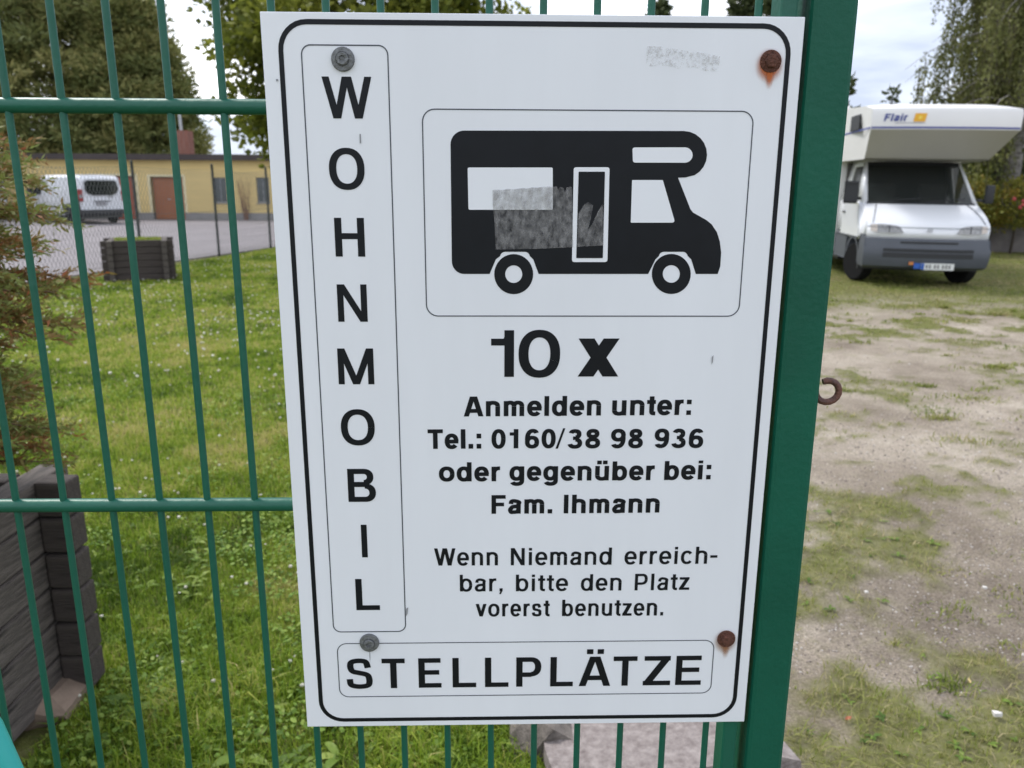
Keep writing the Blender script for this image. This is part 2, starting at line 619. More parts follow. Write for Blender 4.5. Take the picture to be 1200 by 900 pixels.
# stroke lettering (grotesque): every glyph from bars, slanted bars and elliptical bands, cap height 1
def glyph(ch, w, t):
    S = []                                        # list of quad strips: (left points, right points)
    xh = 0.765

    def V(x, y0, y1, ww=None):
        ww = ww or w
        S.append([(x - ww / 2, y0), (x + ww / 2, y0), (x + ww / 2, y1), (x - ww / 2, y1)])

    def H(y, x0, x1, tt=None):
        tt = tt or t
        S.append([(x0, y - tt / 2), (x1, y - tt / 2), (x1, y + tt / 2), (x0, y + tt / 2)])

    def D(x0, y0, x1, y1, ww=None):
        ww = ww or w * 1.08
        S.append([(x0 - ww / 2, y0), (x0 + ww / 2, y0), (x1 + ww / 2, y1), (x1 - ww / 2, y1)])

    def E(cx, cy, rx, ry, a0=0, a1=360, ex=2.25, ww=None, tt=None):
        ww, tt = ww or w, tt or t
        N = max(6, int(abs(a1 - a0) / 9))
        def pt(a, RX, RY):
            c, s_ = math.cos(a), math.sin(a)
            return (cx + RX * math.copysign(abs(c) ** (2 / ex), c), cy + RY * math.copysign(abs(s_) ** (2 / ex), s_))
        for i in range(N):
            p, q = (math.radians(a0 + (a1 - a0) * (i + j) / N) for j in (0, 1))
            S.append([pt(p, rx - ww, ry - tt), pt(p, rx, ry), pt(q, rx, ry), pt(q, rx - ww, ry - tt)])

    def C(pts):
        # smooth stroke through points; thickness w across, t up and down
        q = []
        n_ = len(pts)
        for i in range(n_ - 1):
            p0, p1, p2, p3 = pts[max(i - 1, 0)], pts[i], pts[i + 1], pts[min(i + 2, n_ - 1)]
            for k in range(5):
                u_ = k / 5
                q.append(tuple(0.5 * (2 * p1[j] + (p2[j] - p0[j]) * u_ + (2 * p0[j] - 5 * p1[j] + 4 * p2[j] - p3[j]) * u_ ** 2 +
                                      (3 * p1[j] - p0[j] - 3 * p2[j] + p3[j]) * u_ ** 3) for j in (0, 1)))
        q.append(pts[-1])
        e_ = []
        for i in range(len(q)):
            a_, b2 = q[max(i - 1, 0)], q[min(i + 1, len(q) - 1)]
            dx, dy = b2[0] - a_[0], b2[1] - a_[1]
            ln = math.hypot(dx, dy)
            nx_, ny_ = -dy / ln, dx / ln
            e_.append(((q[i][0] - nx_ * w / 2, q[i][1] - ny_ * t / 2), (q[i][0] + nx_ * w / 2, q[i][1] + ny_ * t / 2)))
        for i in range(len(e_) - 1):
            S.append([e_[i][0], e_[i + 1][0], e_[i + 1][1], e_[i][1]])

    h = w / 2
    adv = 0.8
    if ch == 'W':
        adv = 1.30; D(0.10, 1, 0.36, 0); D(0.62, 1, 0.38, 0); D(0.68, 1, 0.92, 0); D(1.20, 1, 0.94, 0)
    elif ch == 'O':
        adv = 1.08; E(0.54, 0.5, 0.49, 0.515)
    elif ch == 'H':
        adv = 1.0; V(0.09 + h, 0, 1); V(0.91 - h, 0, 1); H(0.53, 0.1, 0.9)
    elif ch == 'N':
        adv = 1.0; V(0.09 + h, 0, 1); V(0.91 - h, 0, 1); D(0.09 + h * 1.15, 1, 0.91 - h * 1.15, 0, w * 1.2)
    elif ch == 'M':
        adv = 1.18; V(0.09 + h, 0, 1); V(1.09 - h, 0, 1); D(0.09 + h * 1.2, 1, 0.59, 0, w * 1.15); D(1.09 - h * 1.2, 1, 0.59, 0, w * 1.15)
    elif ch == 'B':
        adv = 0.98; V(0.09 + h, 0, 1)
        H(1 - t / 2, 0.1, 0.58); H(t / 2, 0.1, 0.60); H(0.53, 0.1, 0.6)
        E(0.57, 0.755, 0.29, 0.245, -90, 90); E(0.59, 0.28, 0.33, 0.28, -90, 90)
    elif ch == 'I':
        adv = 0.39; V(0.195, 0, 1)
    elif ch == 'L':
        adv = 0.85; V(0.09 + h, 0, 1); H(t / 2, 0.1, 0.80)
    elif ch == 'S':
        adv = 0.93; y_ = t / 2
        C([(0.83 - h, 0.695), (0.79 - h, 0.86), (0.62, 0.995 - y_), (0.45, 1.015 - y_), (0.26, 0.985 - y_), (0.09 + h, 0.83), (0.095 + h, 0.68), (0.27, 0.575),
           (0.48, 0.525), (0.70, 0.455), (0.86 - h, 0.33), (0.86 - h, 0.19), (0.70, 0.02 + y_), (0.47, -0.015 + y_), (0.25, 0.015 + y_), (0.07 + h, 0.16), (0.05 + h, 0.32)])
    elif ch == 'T':
        adv = 0.85; V(0.425, 0, 1); H(1 - t / 2, 0.03, 0.82)
    elif ch == 'E':
        adv = 0.93; V(0.09 + h, 0, 1); H(1 - t / 2, 0.1, 0.85); H(t / 2, 0.1, 0.87); H(0.52, 0.1, 0.80)
    elif ch == 'F':
        adv = 0.85; V(0.09 + h, 0, 1); H(1 - t / 2, 0.1, 0.80); H(0.50, 0.1, 0.72)
    elif ch == 'P':
        adv = 0.93; V(0.09 + h, 0, 1); H(1 - t / 2, 0.1, 0.56); H(0.41, 0.1, 0.56); E(0.55, 0.66 + 0.015, 0.32, 0.325, -90, 90)
    elif ch in 'AÄ':
        adv = 1.0; D(0.03 + h, 0, 0.45, 1, w * 1.1); D(0.97 - h, 0, 0.55, 1, w * 1.1); H(0.28, 0.25, 0.75)
        if ch == 'Ä':
            for x in (0.34, 0.66): S.append([(x - h, 1.09), (x + h, 1.09), (x + h, 1.09 + w * .85), (x - h, 1.09 + w * .85)])
    elif ch == 'Z':
        adv = 0.85; H(1 - t / 2, 0.06, 0.80); H(t / 2, 0.04, 0.82); D(0.05 + w * .65, t * .6, 0.80 - w * .65, 1 - t * .6, w * 1.35)
    # ---- lower case
    elif ch in 'nhm':
        adv = 0.85 if ch != 'm' else 1.16
        V(0.08 + h, 0, 1 if ch == 'h' else xh)
        for k in range(2 if ch == 'm' else 1):
            if ch == 'm':
                rx = (0.5 + w / 2) / 2; cx = 0.08 + rx + k * (2 * rx - w)
            else:
                rx = 0.345; cx = 0.08 + rx
            V(cx + rx - h, 0, xh - 0.27)
            E(cx, xh - 0.265, rx, 0.28, 0, 165)
    elif ch in 'uü':
        adv = 0.85; V(0.77 - h, 0, xh); V(0.08 + h, 0.27, xh); E(0.425, 0.265, 0.345, 0.28, 180, 345)
        if ch == 'ü':
            for x in (0.28, 0.57): S.append([(x - h, 0.85), (x + h, 0.85), (x + h, 0.85 + w * .85), (x - h, 0.85 + w * .85)])
    elif ch in 'odbgpe':
        adv = {'o': 0.85, 'e': 0.79}.get(ch, 0.85)
        if ch == 'o':
            E(0.425, xh / 2, 0.385, xh / 2 + 0.015)
        elif ch == 'e':
            E(0.40, xh / 2, 0.36, xh / 2 + 0.015, 0, 322); H(xh / 2 - 0.01, 0.1, 0.75)
        else:
            if ch == 'd': V(0.78 - h, 0, 1); E(0.40, xh / 2, 0.355, xh / 2 + 0.015)
            if ch == 'b': V(0.07 + h, 0, 1); E(0.45, xh / 2, 0.355, xh / 2 + 0.015)
            if ch == 'g':
                V(0.78 - h, 0.0, xh); E(0.40, xh / 2 + 0.01, 0.355, xh / 2 + 0.005)
                E(0.415, 0.02, 0.365, 0.285, 205, 360)
    elif ch == 'c':
        adv = 0.77; E(0.40, xh / 2, 0.36, xh / 2 + 0.015, 38, 322)
    elif ch == 'a':
        adv = 0.77; y_ = t / 2; V(0.69 - h, 0.0, xh - 0.22)
        C([(0.08 + h, 0.52), (0.14 + h * .8, 0.66), (0.38, xh + 0.015 - y_), (0.60, xh - 0.05 - y_), (0.69 - h, xh - 0.24)])
        C([(0.69 - h, 0.46), (0.52, 0.40), (0.30, 0.375), (0.10 + h, 0.30), (0.045 + h, 0.20), (0.10 + h, 0.08), (0.30, -0.015 + y_), (0.48, 0.04 + y_ * .6), (0.69 - h, 0.20)])
    elif ch == 'r':
        adv = 0.54; V(0.08 + h, 0, xh); E(0.08 + 0.37, xh - 0.36, 0.37, 0.375, 92, 165); H(xh + 0.012 - t / 2, 0.40, 0.50, t)
    elif ch == 's':
        adv = 0.76; y_ = t / 2
        C([(0.68 - h, 0.53), (0.64 - h, 0.64), (0.50, xh + 0.0 - y_), (0.37, xh + 0.015 - y_), (0.20, xh - 0.02 - y_), (0.07 + h, 0.60), (0.08 + h, 0.50), (0.22, 0.42),
           (0.40, 0.385), (0.58, 0.33), (0.70 - h, 0.24), (0.70 - h, 0.14), (0.55, 0.01 + y_), (0.38, -0.015 + y_), (0.21, 0.01 + y_), (0.07 + h, 0.12), (0.045 + h, 0.23)])
    elif ch == 't':
        adv = 0.46; V(0.14 + h, 0.16, 0.95); H(xh - t / 2, 0.02, 0.44); E(0.14 + 0.22, 0.2, 0.22, 0.21, 180, 275); H(-0.01 + t / 2, 0.35, 0.44)
    elif ch == 'l':
        adv = 0.38; V(0.19, 0, 1)
    elif ch == 'i':
        adv = 0.38; V(0.19, 0, xh); V(0.19, 0.85, 1)
    elif ch == 'v':
        adv = 0.76; D(0.02 + h, xh, 0.38, 0); D(0.74 - h, xh, 0.38, 0)
    elif ch == 'x':
        adv = 0.78; D(0.02 + h * 1.2, xh, 0.76 - h * 1.2, 0, w * 1.25); D(0.76 - h * 1.2, xh, 0.02 + h * 1.2, 0, w * 1.25)
    elif ch == 'z':
        adv = 0.70; H(xh - t / 2, 0.05, 0.65); H(t / 2, 0.04, 0.67); D(0.04 + w * .65, t * .6, 0.65 - w * .65, xh - t * .6, w * 1.35)
    # ---- figures
    elif ch == '0':
        adv = 0.77; E(0.385, 0.49, 0.335, 0.505)
    elif ch == '1':
        adv = 0.77; V(0.50 - h + 0.03, 0, 0.99); H(0.74, 0.12, 0.46, t * .85); S.append([(0.30, 0.70), (0.50, 0.70), (0.50, 0.99), (0.41, 0.99)])
    elif ch == '6':
        adv = 0.77; E(0.39, 0.315, 0.335, 0.33); E(0.43, 0.49, 0.375, 0.505, 78, 190)
        E(0.42, 0.73, 0.29, 0.265, 15, 100)
    elif ch == '9':
        adv = 0.77; E(0.38, 0.665, 0.335, 0.33); E(0.34, 0.49, 0.375, 0.505, -102, 10)
        E(0.35, 0.25, 0.29, 0.265, 195, 280)
    elif ch == '3':
        adv = 0.77; E(0.37, 0.735, 0.29, 0.26, -80, 165); E(0.37, 0.27, 0.33, 0.285, -170, 85); H(0.53, 0.28, 0.42, t * .9)
    elif ch == '8':
        adv = 0.77; E(0.385, 0.745, 0.29, 0.25); E(0.385, 0.27, 0.335, 0.285)
    elif ch == '.':
        adv = 0.38; V(0.19, 0, w * 1.0)
    elif ch == ',':
        adv = 0.38; V(0.19, 0, w * 1.0); D(0.13, -0.17, 0.21, 0.02, w * .6)
    elif ch == ':':
        adv = 0.42; V(0.21, 0, w * 1.0); V(0.21, xh - w, xh)
    elif ch == '/':
        adv = 0.40; D(0.02, -0.03, 0.38, 1.02, w * 0.5)
    elif ch == '-':
        adv = 0.50; H(0.42, 0.04, 0.46, t * 1.0)
    return adv, S


def word(s, u0, u1, base, cap, w, t=None, space=0.0, base1=None):
    """polygons of a word set between u0 and u1 mm, baseline v = base mm"""
    t = t or w * 0.86
    kx = 1.0
    for _ in range(3):
        x, P = 0.0, []
        for ch in s:
            adv, S = glyph(ch, w / kx, t)
            P += [[(a + x, b_) for a, b_ in q] for q in S]
            x += adv + space
        kx = (u1 - u0) / cap / (max(a for q in P for a, _ in q) - min(a for q in P for a, _ in q))
        if len(s) == 1 and s in 'Il':
            break
    lo = min(a for q in P for a, _ in q)
    hi = max(a for q in P for a, _ in q)
    out = []
    base1 = base if base1 is None else base1
    for q in P:
        r = []
        for a, b_ in q:
            k = (a - lo) / (hi - lo)
            r.append(MM(u0 + (u1 - u0) * k, base + (base1 - base) * k - b_ * cap))
        out.append(r)
    return out


def lettering(words, mt=None):
    P = []
    for a in words:
        P += word(*a[:6], **(a[6] if len(a) > 6 else {}))
    return flat(P, 'lettering', mt or M_ink, sign, y=-0.0003, step=0.000004)


def pw(s, p0, p1, yb, capmm, w, **k):
    """word from the x extent and baseline surveyed in the photograph"""
    a, c = PS(p0, yb[0] if isinstance(yb, tuple) else yb), PS(p1, yb[1] if isinstance(yb, tuple) else yb)
    k['base1'] = (0.375 - c[1]) * 1000
    k['space'] = 0.06 if w < 0.2 else 0.02
    return (s, (a[0] + .25) * 1000, (c[0] + .25) * 1000, (0.375 - a[1]) * 1000, capmm, w, k)


for ch, u0, v0, u1, v1 in (('W', 52.9, 55.1, 98.9, 92.0), ('O', 55.7, 118.9, 89.4, 156.5), ('H', 58.1, 183.2, 86.8, 220.3),
                           ('N', 57.4, 247.4, 86.9, 284.6), ('M', 54.9, 311.7, 90.9, 348.8), ('O', 54.8, 375.6, 89.5, 413.5),
                           ('B', 59.0, 439.7, 88.1, 476.6), ('I', 70.6, 502.6, 76.8, 540.4), ('L', 61.9, 565.8, 87.6, 603.2)):
    lettering([(ch, u0, u1, v1, v1 - v0, 0.185 if ch not in 'WMN' else 0.165, {'t': 0.155})])
st = [('S', 47.3, 76.2), ('T', 86.9, 112.6), ('E', 127.6, 153.1), ('L', 165.6, 192.0), ('L', 201.9, 228.3), ('P', 237.0, 265.1),
      ('L', 275.3, 300.9), ('Ä', 307.6, 343.3), ('T', 346.2, 373.0), ('Z', 380.2, 411.3), ('E', 417.0, 446.2)]
lettering([(c, a, b_, 700.6, 37.3, 0.19, {'t': 0.155}) for c, a, b_ in st])
lettering([('1', 209.5, 232.6, 341.2, 48.6, 0.20, {'t': 0.17}), ('0', 237.2, 279.4, 341.4, 49.0, 0.205, {'t': 0.16}), ('x', 297.6, 339.2, 341.0, 51.6, 0.25, {'t': 0.2})])
BW, MW = 0.228, 0.168
lettering([pw('Anmelden', 543.5, 704, (488, 486.8), 21.2, BW), pw('unter:', 717, 809.5, (486.8, 486), 21.2, BW)])
lettering([pw('Tel.:', 501.5, 564, (526, 525.5), 21.2, BW), pw('0160', 576, 651, (525.5, 525), 21.2, BW), pw('/', 651, 662, 525, 21.2, BW),
           pw('38', 665, 703, (525.5, 525), 21.2, BW), pw('98', 715.5, 753, 525, 21.2, BW), pw('936', 766.5, 823.5, 524.7, 21.2, BW)])
lettering([pw('oder', 514.5, 586, (564, 563.8), 21.2, BW), pw('gegenüber', 597, 766.5, (563.5, 562.5), 21.2, BW), pw('bei:', 778, 832.5, (562.4, 561.5), 21.2, BW)])
lettering([pw('Fam.', 576, 647, (602, 601.5), 21.2, BW), pw('Ihmann', 660.5, 772.5, (601.5, 600.5), 21.2, BW)])
lettering([pw('Wenn', 509, 583.5, (662.7, 662.3), 20.2, MW), pw('Niemand', 598.5, 716.5, (662.3, 661.5), 20.2, MW), pw('erreich-', 731.5, 840, (661.3, 660.3), 20.2, MW)])
lettering([pw('bar,', 539, 589, (693, 692.7), 19.9, MW), pw('bitte', 604.5, 665.5, (692.7, 692.3), 19.9, MW), pw('den', 680.5, 728, (692.2, 691.8), 19.9, MW), pw('Platz', 743.5, 807.5, (691.7, 691), 19.9, MW)])
lettering([pw('vorerst', 557.5, 644, (722.3, 721.8), 19.9, MW), pw('benutzen.', 658.5, 777, (721.8, 721), 19.9, MW)])


# pictogram
def pp(l):
    return [PS(*q) for q in l]


def arcpx(cx, cy, rx, ry, a0, a1, n=10):
    return [(cx + rx * math.cos(math.radians(a0 + (a1 - a0) * i / n)), cy + ry * math.sin(math.radians(a0 + (a1 - a0) * i / n))) for i in range(n + 1)]


body = (arcpx(544, 169, 16, 16, 180, 270) + arcpx(801, 181, 27.5, 27.5, -90, 62) + [(803, 208), (794.5, 208.2)] +
        [(809, 245), (812, 249), (828, 258), (834, 263), (840, 272), (843.5, 283), (845, 296), (844, 312), (841, 321), (815.3, 321), (810, 304)] +
        arcpx(800, 301, 6, 6, -10, -90, 4) + arcpx(778, 301, 6, 6, -90, -170, 4) + [(768, 304), (759.5, 321), (631.2, 321), (625, 304)] +
        arcpx(615, 301, 6, 6, -10, -90, 4) + arcpx(592, 301, 6, 6, -90, -170, 4) + [(581, 304), (573.8, 321), (545, 321)] + arcpx(544, 306, 14.5, 15, 90, 180))
pic = obj('pictogram', *(lambda P: ([(x, -0.0003, z) for x, z in P], [tuple(range(len(P)))[::-1]]))(pp(body)), M_ink, sign)


def px_round(corners, r=2.5):
    out = []
    n = len(corners)
    for i in range(n):
        p0, p1, p2 = (Vector(corners[(i + j) % n]) for j in (-1, 0, 1))
        rr = r[i] if hasattr(r, '__len__') else r
        a = p1 + (p0 - p1).normalized() * rr
        c = p1 + (p2 - p1).normalized() * rr
        for k in range(5):
            t = k / 4
            q = a * (1 - t) ** 2 + p1 * 2 * t * (1 - t) + c * t * t
            out.append((q.x, q.y))
    return out


flat([pp(px_round([(548, 196.3), (647.7, 196.3), (647.7, 245.8), (549, 245.8)], 2)),
      pp([(744, 172.8)] + arcpx(802.5, 181.7, 9, 9, -90, 90) + [(744, 190.6)] + arcpx(744, 188, 2.5, 2.5, 90, 180, 3) + arcpx(743.6, 175.4, 2.5, 2.5, 180, 270, 3)),
      pp(px_round([(740.6, 211), (776.6, 211), (791, 260.9), (739, 260.9)], [1, 1, 4, 1])),
      pp(px_round([(672.3, 196), (714.2, 196), (711.7, 307), (670.2, 307)], 3))],
     'pictogram_window', M_inkw, pic, y=-0.0006, step=0.0)
flat([pp(px_round([(678, 201.2), (708.8, 201.2), (706.3, 302.4), (675.2, 302.4)], 1))], 'pictogram_door', M_ink, pic, y=-0.0009)
for cx, cy in ((602, 321.2), (786.6, 321.0)):
    P = []
    for i in range(40):
        a0, a1 = (360 * (i + j) / 40 for j in (0, 1))
        q = lambda a, r: (cx + r * math.cos(math.radians(a)), cy + r * 1.03 * math.sin(math.radians(a)))
        P.append(pp([q(a0, 10), q(a0, 22.8), q(a1, 22.8), q(a1, 10)]))
    flat(P, 'pictogram_wheel', M_ink, pic, y=-0.0003)

# torn tape remains and scraped adhesive
M_tape = alpha_mat('tape_residue', (0.33, 0.33, 0.34), 170, 0.30, 0.68, 0.8, 0.62, (1, 1, 0.6))
M_tape2 = alpha_mat('tape_residue_pale', (0.52, 0.52, 0.52), 260, 0.44, 0.60, 0.8, 0.40)
top = [(577 + 71 * i / 12, 223 - 4 * i / 12 + random.uniform(-1, 1)) for i in range(13)]
top += [(650 + 20 * i / 10, 218 + random.choice((0, 2, 8, 5)) + random.uniform(-1, 1)) for i in range(11)]
flat([pp(top + [(671.5, 289.6), (628, 291.5), (581, 292.3), (579.5, 262), (577.5, 240)])], 'tape_remains', M_tape, sign, y=-0.0012)
flat([pp([(678, 250), (685, 239), (690, 236.5), (695, 241), (691, 262), (688, 271), (694, 262), (700, 249), (706.5, 238), (706.5, 287.5), (676, 289)])],
     'tape_remains', M_tape, sign, y=-0.0012)
flat([pp([(577.3, 223), (648, 219.3), (648, 246), (578, 246)])], 'tape_remains', alpha_mat('tape_on_white', (0.5, 0.5, 0.49), 200, 0.3, 0.7, 0.8, 0.42), sign, y=-0.0014)
flat([pp([(758, 54) , (775, 55), (800, 59), (822, 62), (843.5, 66), (842, 76), (840.5, 84), (826, 83), (812, 79), (795, 81), (780, 77), (765, 78), (756.5, 77)])],
     'tape_remains', M_tape2, sign, y=-0.0012)
for q in ([(421.5, 157), (423, 157), (423.3, 168), (421.8, 168)], [(834, 418), (836, 416), (835, 424), (833.6, 427)], [(476, 713), (478.5, 711), (477.5, 719), (476, 722)],
          [(323.5, 93), (326, 92.5), (326.5, 95), (324, 95.5)]):
    flat([pp(q)], 'scratch', mat('scratch_grey', (0.25, 0.26, 0.28), 0.6), sign, y=-0.0010)

# screws
MXY = Matrix.Rotation(math.radians(90), 4, 'X')          # local +Z -> -Y


def screw(px, py, rusty):
    x, z = PS(px, py)
    Mx = Matrix.Translation((x, 0, z)) @ MXY
    if rusty:
        o = MB().lathe([(0.0098, 0), (0.0102, 0.001), (0.0098, 0.0022), (0.006, 0.0026)], Mx, 24).build('bolt', M_rust, sign, autosmooth=40)
        hd = MB().lathe([(0.0062, 0.0024), (0.0064, 0.0052), (0.0056, 0.0063), (0.003, 0.0066)], Mx, 6).build('bolt_head', M_rust, o)
    else:
        o = MB().lathe([(0.0106, 0), (0.0109, 0.0008), (0.0102, 0.0030), (0.0066, 0.0036), (0.0064, 0.0030)], Mx, 26).build('bolt', M_zinc, sign, autosmooth=40)
        hd = MB().lathe([(0.0058, 0.0028), (0.0060, 0.0050), (0.0052, 0.0058), (0.0030, 0.0058), (0.0026, 0.0042)], Mx, 8).build('bolt_head', M_zinc, o, autosmooth=40)
    o['label'] = 'rusty screw with a rust stain below' if rusty else 'grey zinc screw with washer'
    return x, z


def radial_alpha(name, col, rad, power=1.4, amax=0.85, drip=2.2):
    """stain that fades with distance from its own centre"""
    mt = bpy.data.materials.new(name)
    mt.use_nodes = True
    n = mt.node_tree
    b = n.nodes['Principled BSDF']
    b.inputs['Base Color'].default_value = (*col, 1)
    b.inputs['Roughness'].default_value = 0.8
    t = n.nodes.new('ShaderNodeTexCoord')
    mpn = n.nodes.new('ShaderNodeMapping')
    mpn.inputs['Scale'].default_value = (1 / rad, 1, 1 / (rad * drip))
    ln = n.nodes.new('ShaderNodeVectorMath')
    ln.operation = 'LENGTH'
    r = n.nodes.new('ShaderNodeMapRange')
    r.interpolation_type = 'SMOOTHSTEP'
    r.inputs['From Min'].default_value = 1.0
    r.inputs['From Max'].default_value = 0.25
    r.inputs['To Max'].default_value = amax
    n.links.new(t.outputs['Object'], mpn.inputs[0])
    n.links.new(mpn.outputs[0], ln.inputs[0])
    n.links.new(ln.outputs['Value'], r.inputs['Value'])
    n.links.new(r.outputs[0], b.inputs['Alpha'])
    return mt


screw(402, 69.5, False)
screw(433, 752.5, False)
for px, py, s_ in ((902.8, 72, 1.0), (850.8, 748, 0.75)):
    x, z = screw(px, py, True)
    col = (0.50, 0.13, 0.03) if s_ == 1.0 else (0.33, 0.14, 0.05)
    P = [(-0.017, -0.03), (0.017, -0.03), (0.017, 0.015), (-0.017, 0.015)]
    o = obj('rust_stain', [(a, 0, b_) for a, b_ in P], [(0, 1, 2, 3)], radial_alpha('rust_stain', col, 0.0150, amax=0.95 * s_, drip=1.15), sign)
    o.location = (x - 0.001, -0.0011, z - 0.0035)
    P = [(-0.005, -0.022), (0.005, -0.022), (0.005, 0.012), (-0.005, 0.012)]
    o = obj('rust_drip', [(a, 0, b_) for a, b_ in P], [(0, 1, 2, 3)], radial_alpha('rust_drip', col, 0.0050, amax=0.8 * s_, drip=2.9), sign)
    o.location = (x, -0.0015, z - 0.0115)
x, z = PS(433.5, 767)
o = obj('grey_drip', [(-0.002, 0, -0.016), (0.002, 0, -0.016), (0.002, 0, 0.01), (-0.002, 0, 0.01)], [(0, 1, 2, 3)],
        radial_alpha('grey_drip', (0.3, 0.32, 0.34), 0.0013, amax=0.45, drip=9), sign)
o.location = (x, -0.0011, z)

# ------------------------------------------------------------------ gate and post
gate = empty('metal_gate', (0, 0.0, 0))
tag(gate, 'green steel gate of thin vertical rods and round rails behind the sign', 'gate')
RY = 0.0115
rod_me = MB().tube([(0, 0, 0.13), (0, 0, 2.12)], 0.0036, 12).build('rod', M_green, gate, autosmooth=50)
rod_me.location = (-0.4432 + 0.0502 * 13, RY, 0)
for k in range(-22, 13):
    o = rod_me.copy()
    COL.objects.link(o)
    o.location = (-0.4432 + 0.0502 * k, RY + random.uniform(-.0004, .0004), 0)
for i, z in enumerate((2.1200, 1.7210, 1.3190, 0.9240, 0.5255, 0.1270)):
    r_ = MB().tube([(-1.60, 0, 0), (0.228, 0, 0)], 0.0072, 16).build('rail', M_green, gate, autosmooth=50)
    r_.location = (0, RY + 0.0002, z + (0.0005 if i == 1 else 0))
MB().box((0.2285, 0.0045, 0.10), (0.2445, 0.036, 2.14)).build('upright', M_green, gate, bevel=0.0025)
MB().box((-1.62, 0.0035, 0.10), (-1.595, 0.036, 2.14)).build('upright', M_green, gate, bevel=0.0025)

post = MB().box((0.2555, -0.001, -0.4), (0.2995, 0.050, 2.35)).build('gate_post', M_green_post, bevel=0.005)
tag(post, 'square green steel gate post right of the sign with a rusty hook', 'post')
hk = []
cx, cz, R_ = 0.3163, 1.4400, 0.0118
for i in range(15):
    a = math.radians(118 - i * (300 / 14))
    hk.append((cx + R_ * math.cos(a) * 1.05, 0.022, cz + R_ * math.sin(a)))
hk += [(0.2995, 0.023, cz + 0.004), (0.292, 0.024, cz + 0.005)]
hook = MB().tube(hk, [0.0031] + [0.0036] * (len(hk) - 1), 12).build('hook', M_rusthook, post, autosmooth=60)
hook['label'] = 'small rusty open hook'

# turquoise tube leaning in the bottom left corner, in front of the gate
p0, p1 = at(-14, 846, -0.09), at(16, 912, -0.09)
d = (p1 - p0).normalized()
a0 = p0 - d * 0.004
tq = MB().tube([a0 - d * 0.010, a0 - d * 0.004, a0 + d * 0.01, a0 + d * 0.3, a0 + d * 1.12], [0.005, 0.009, 0.0112, 0.0112, 0.0112], 20)
tag(tq.build('turquoise_tube', mat('turquoise_enamel', (0.04, 0.42, 0.40), 0.3, noise=4, amt=0.1), autosmooth=60),
    'glossy turquoise tube leaning in the bottom left corner before the gate', 'tube')

# ------------------------------------------------------------------ planters
planter_ends = []


def make_planter(label, wx, wy, n, h, over, loc, rz, wt=0.085, group='log planters'):
    root = empty('timber_planter', loc, rz)
    tag(root, label, 'planter', group)
    ch = h / n
    first = {}
    for k in range(n):
        for s in (0, 1):
            # logs along y (faces at x = +/-), and logs along x; crossed at the corners, ends sticking out
            xo = wx / 2 - wt / 2
            yo = wy / 2 - wt / 2
            for ax in 'yx':
                z0 = k * ch + (0 if ax == 'y' else 0.004)
                key = ax
                if key not in first:
                    if ax == 'y':
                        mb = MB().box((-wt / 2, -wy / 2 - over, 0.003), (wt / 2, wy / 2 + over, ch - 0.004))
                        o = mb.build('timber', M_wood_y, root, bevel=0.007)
                    else:
                        # split in three so the pieces never share space with the other logs
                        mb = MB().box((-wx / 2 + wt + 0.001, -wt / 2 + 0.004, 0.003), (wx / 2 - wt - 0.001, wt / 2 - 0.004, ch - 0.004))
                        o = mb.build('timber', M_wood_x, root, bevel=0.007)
                    first[key] = o
                else:
                    o = first[key].copy()
                    COL.objects.link(o)
                sg = 1 if s else -1
                o.location = ((sg * xo, random.uniform(-.006, .006), z0) if ax == 'y' else (random.uniform(-.002, .002), sg * yo, z0))
                o.rotation_euler = (0, 0, random.uniform(-.004, .004))
                if ax == 'x':
                    for e_ in (-1, 1):
                        kk = 'end'
                        if kk not in first:
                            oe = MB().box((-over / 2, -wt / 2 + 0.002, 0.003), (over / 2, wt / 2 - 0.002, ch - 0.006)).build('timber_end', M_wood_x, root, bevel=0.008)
                            first[kk] = oe
                        else:
                            oe = first[kk].copy()
                            COL.objects.link(oe)
                        oe.location = (e_ * (wx / 2 + over / 2 + 0.001) + random.uniform(-.006, .006) * (1 if e_ > 0 else -1) * 0.4, sg * yo, z0 + random.uniform(-.002, .002))
    MB().box((-wx / 2 + wt, -wy / 2 + wt, 0.0), (wx / 2 - wt, wy / 2 - wt, h - 0.09)).build('soil', M_soil, root)
    return root


# near planter behind the gate, bottom left
PLX, PLY = -2.07, 1.08
make_planter('dark weathered timber planter right behind the gate at lower left', 1.16, 1.20, 6, 0.735, 0.10, (PLX, PLY, 0.015), math.radians(-2.5), 0.09)
make_planter('small far timber planter with grass on top beside the chain-link fence', 0.96, 0.96, 6, 0.70, 0.10, (-6.42, 13.85, 0.0), math.radians(21), 0.09)

# flat stone at the foot of the near planter
M_stone = mat('granite', (0.31, 0.275, 0.262), 0.85, noise=38, col2=(0.13, 0.105, 0.10), bump=0.5, bscale=90, detail=9)
M_stone2 = mat('granite_dark', (0.19, 0.165, 0.145), 0.88, noise=30, col2=(0.075, 0.065, 0.058), bump=0.5, bscale=80, detail=9)
M_slab = mat('sandstone', (0.27, 0.20, 0.15), 0.9, noise=10, amt=0.35, bump=0.4)


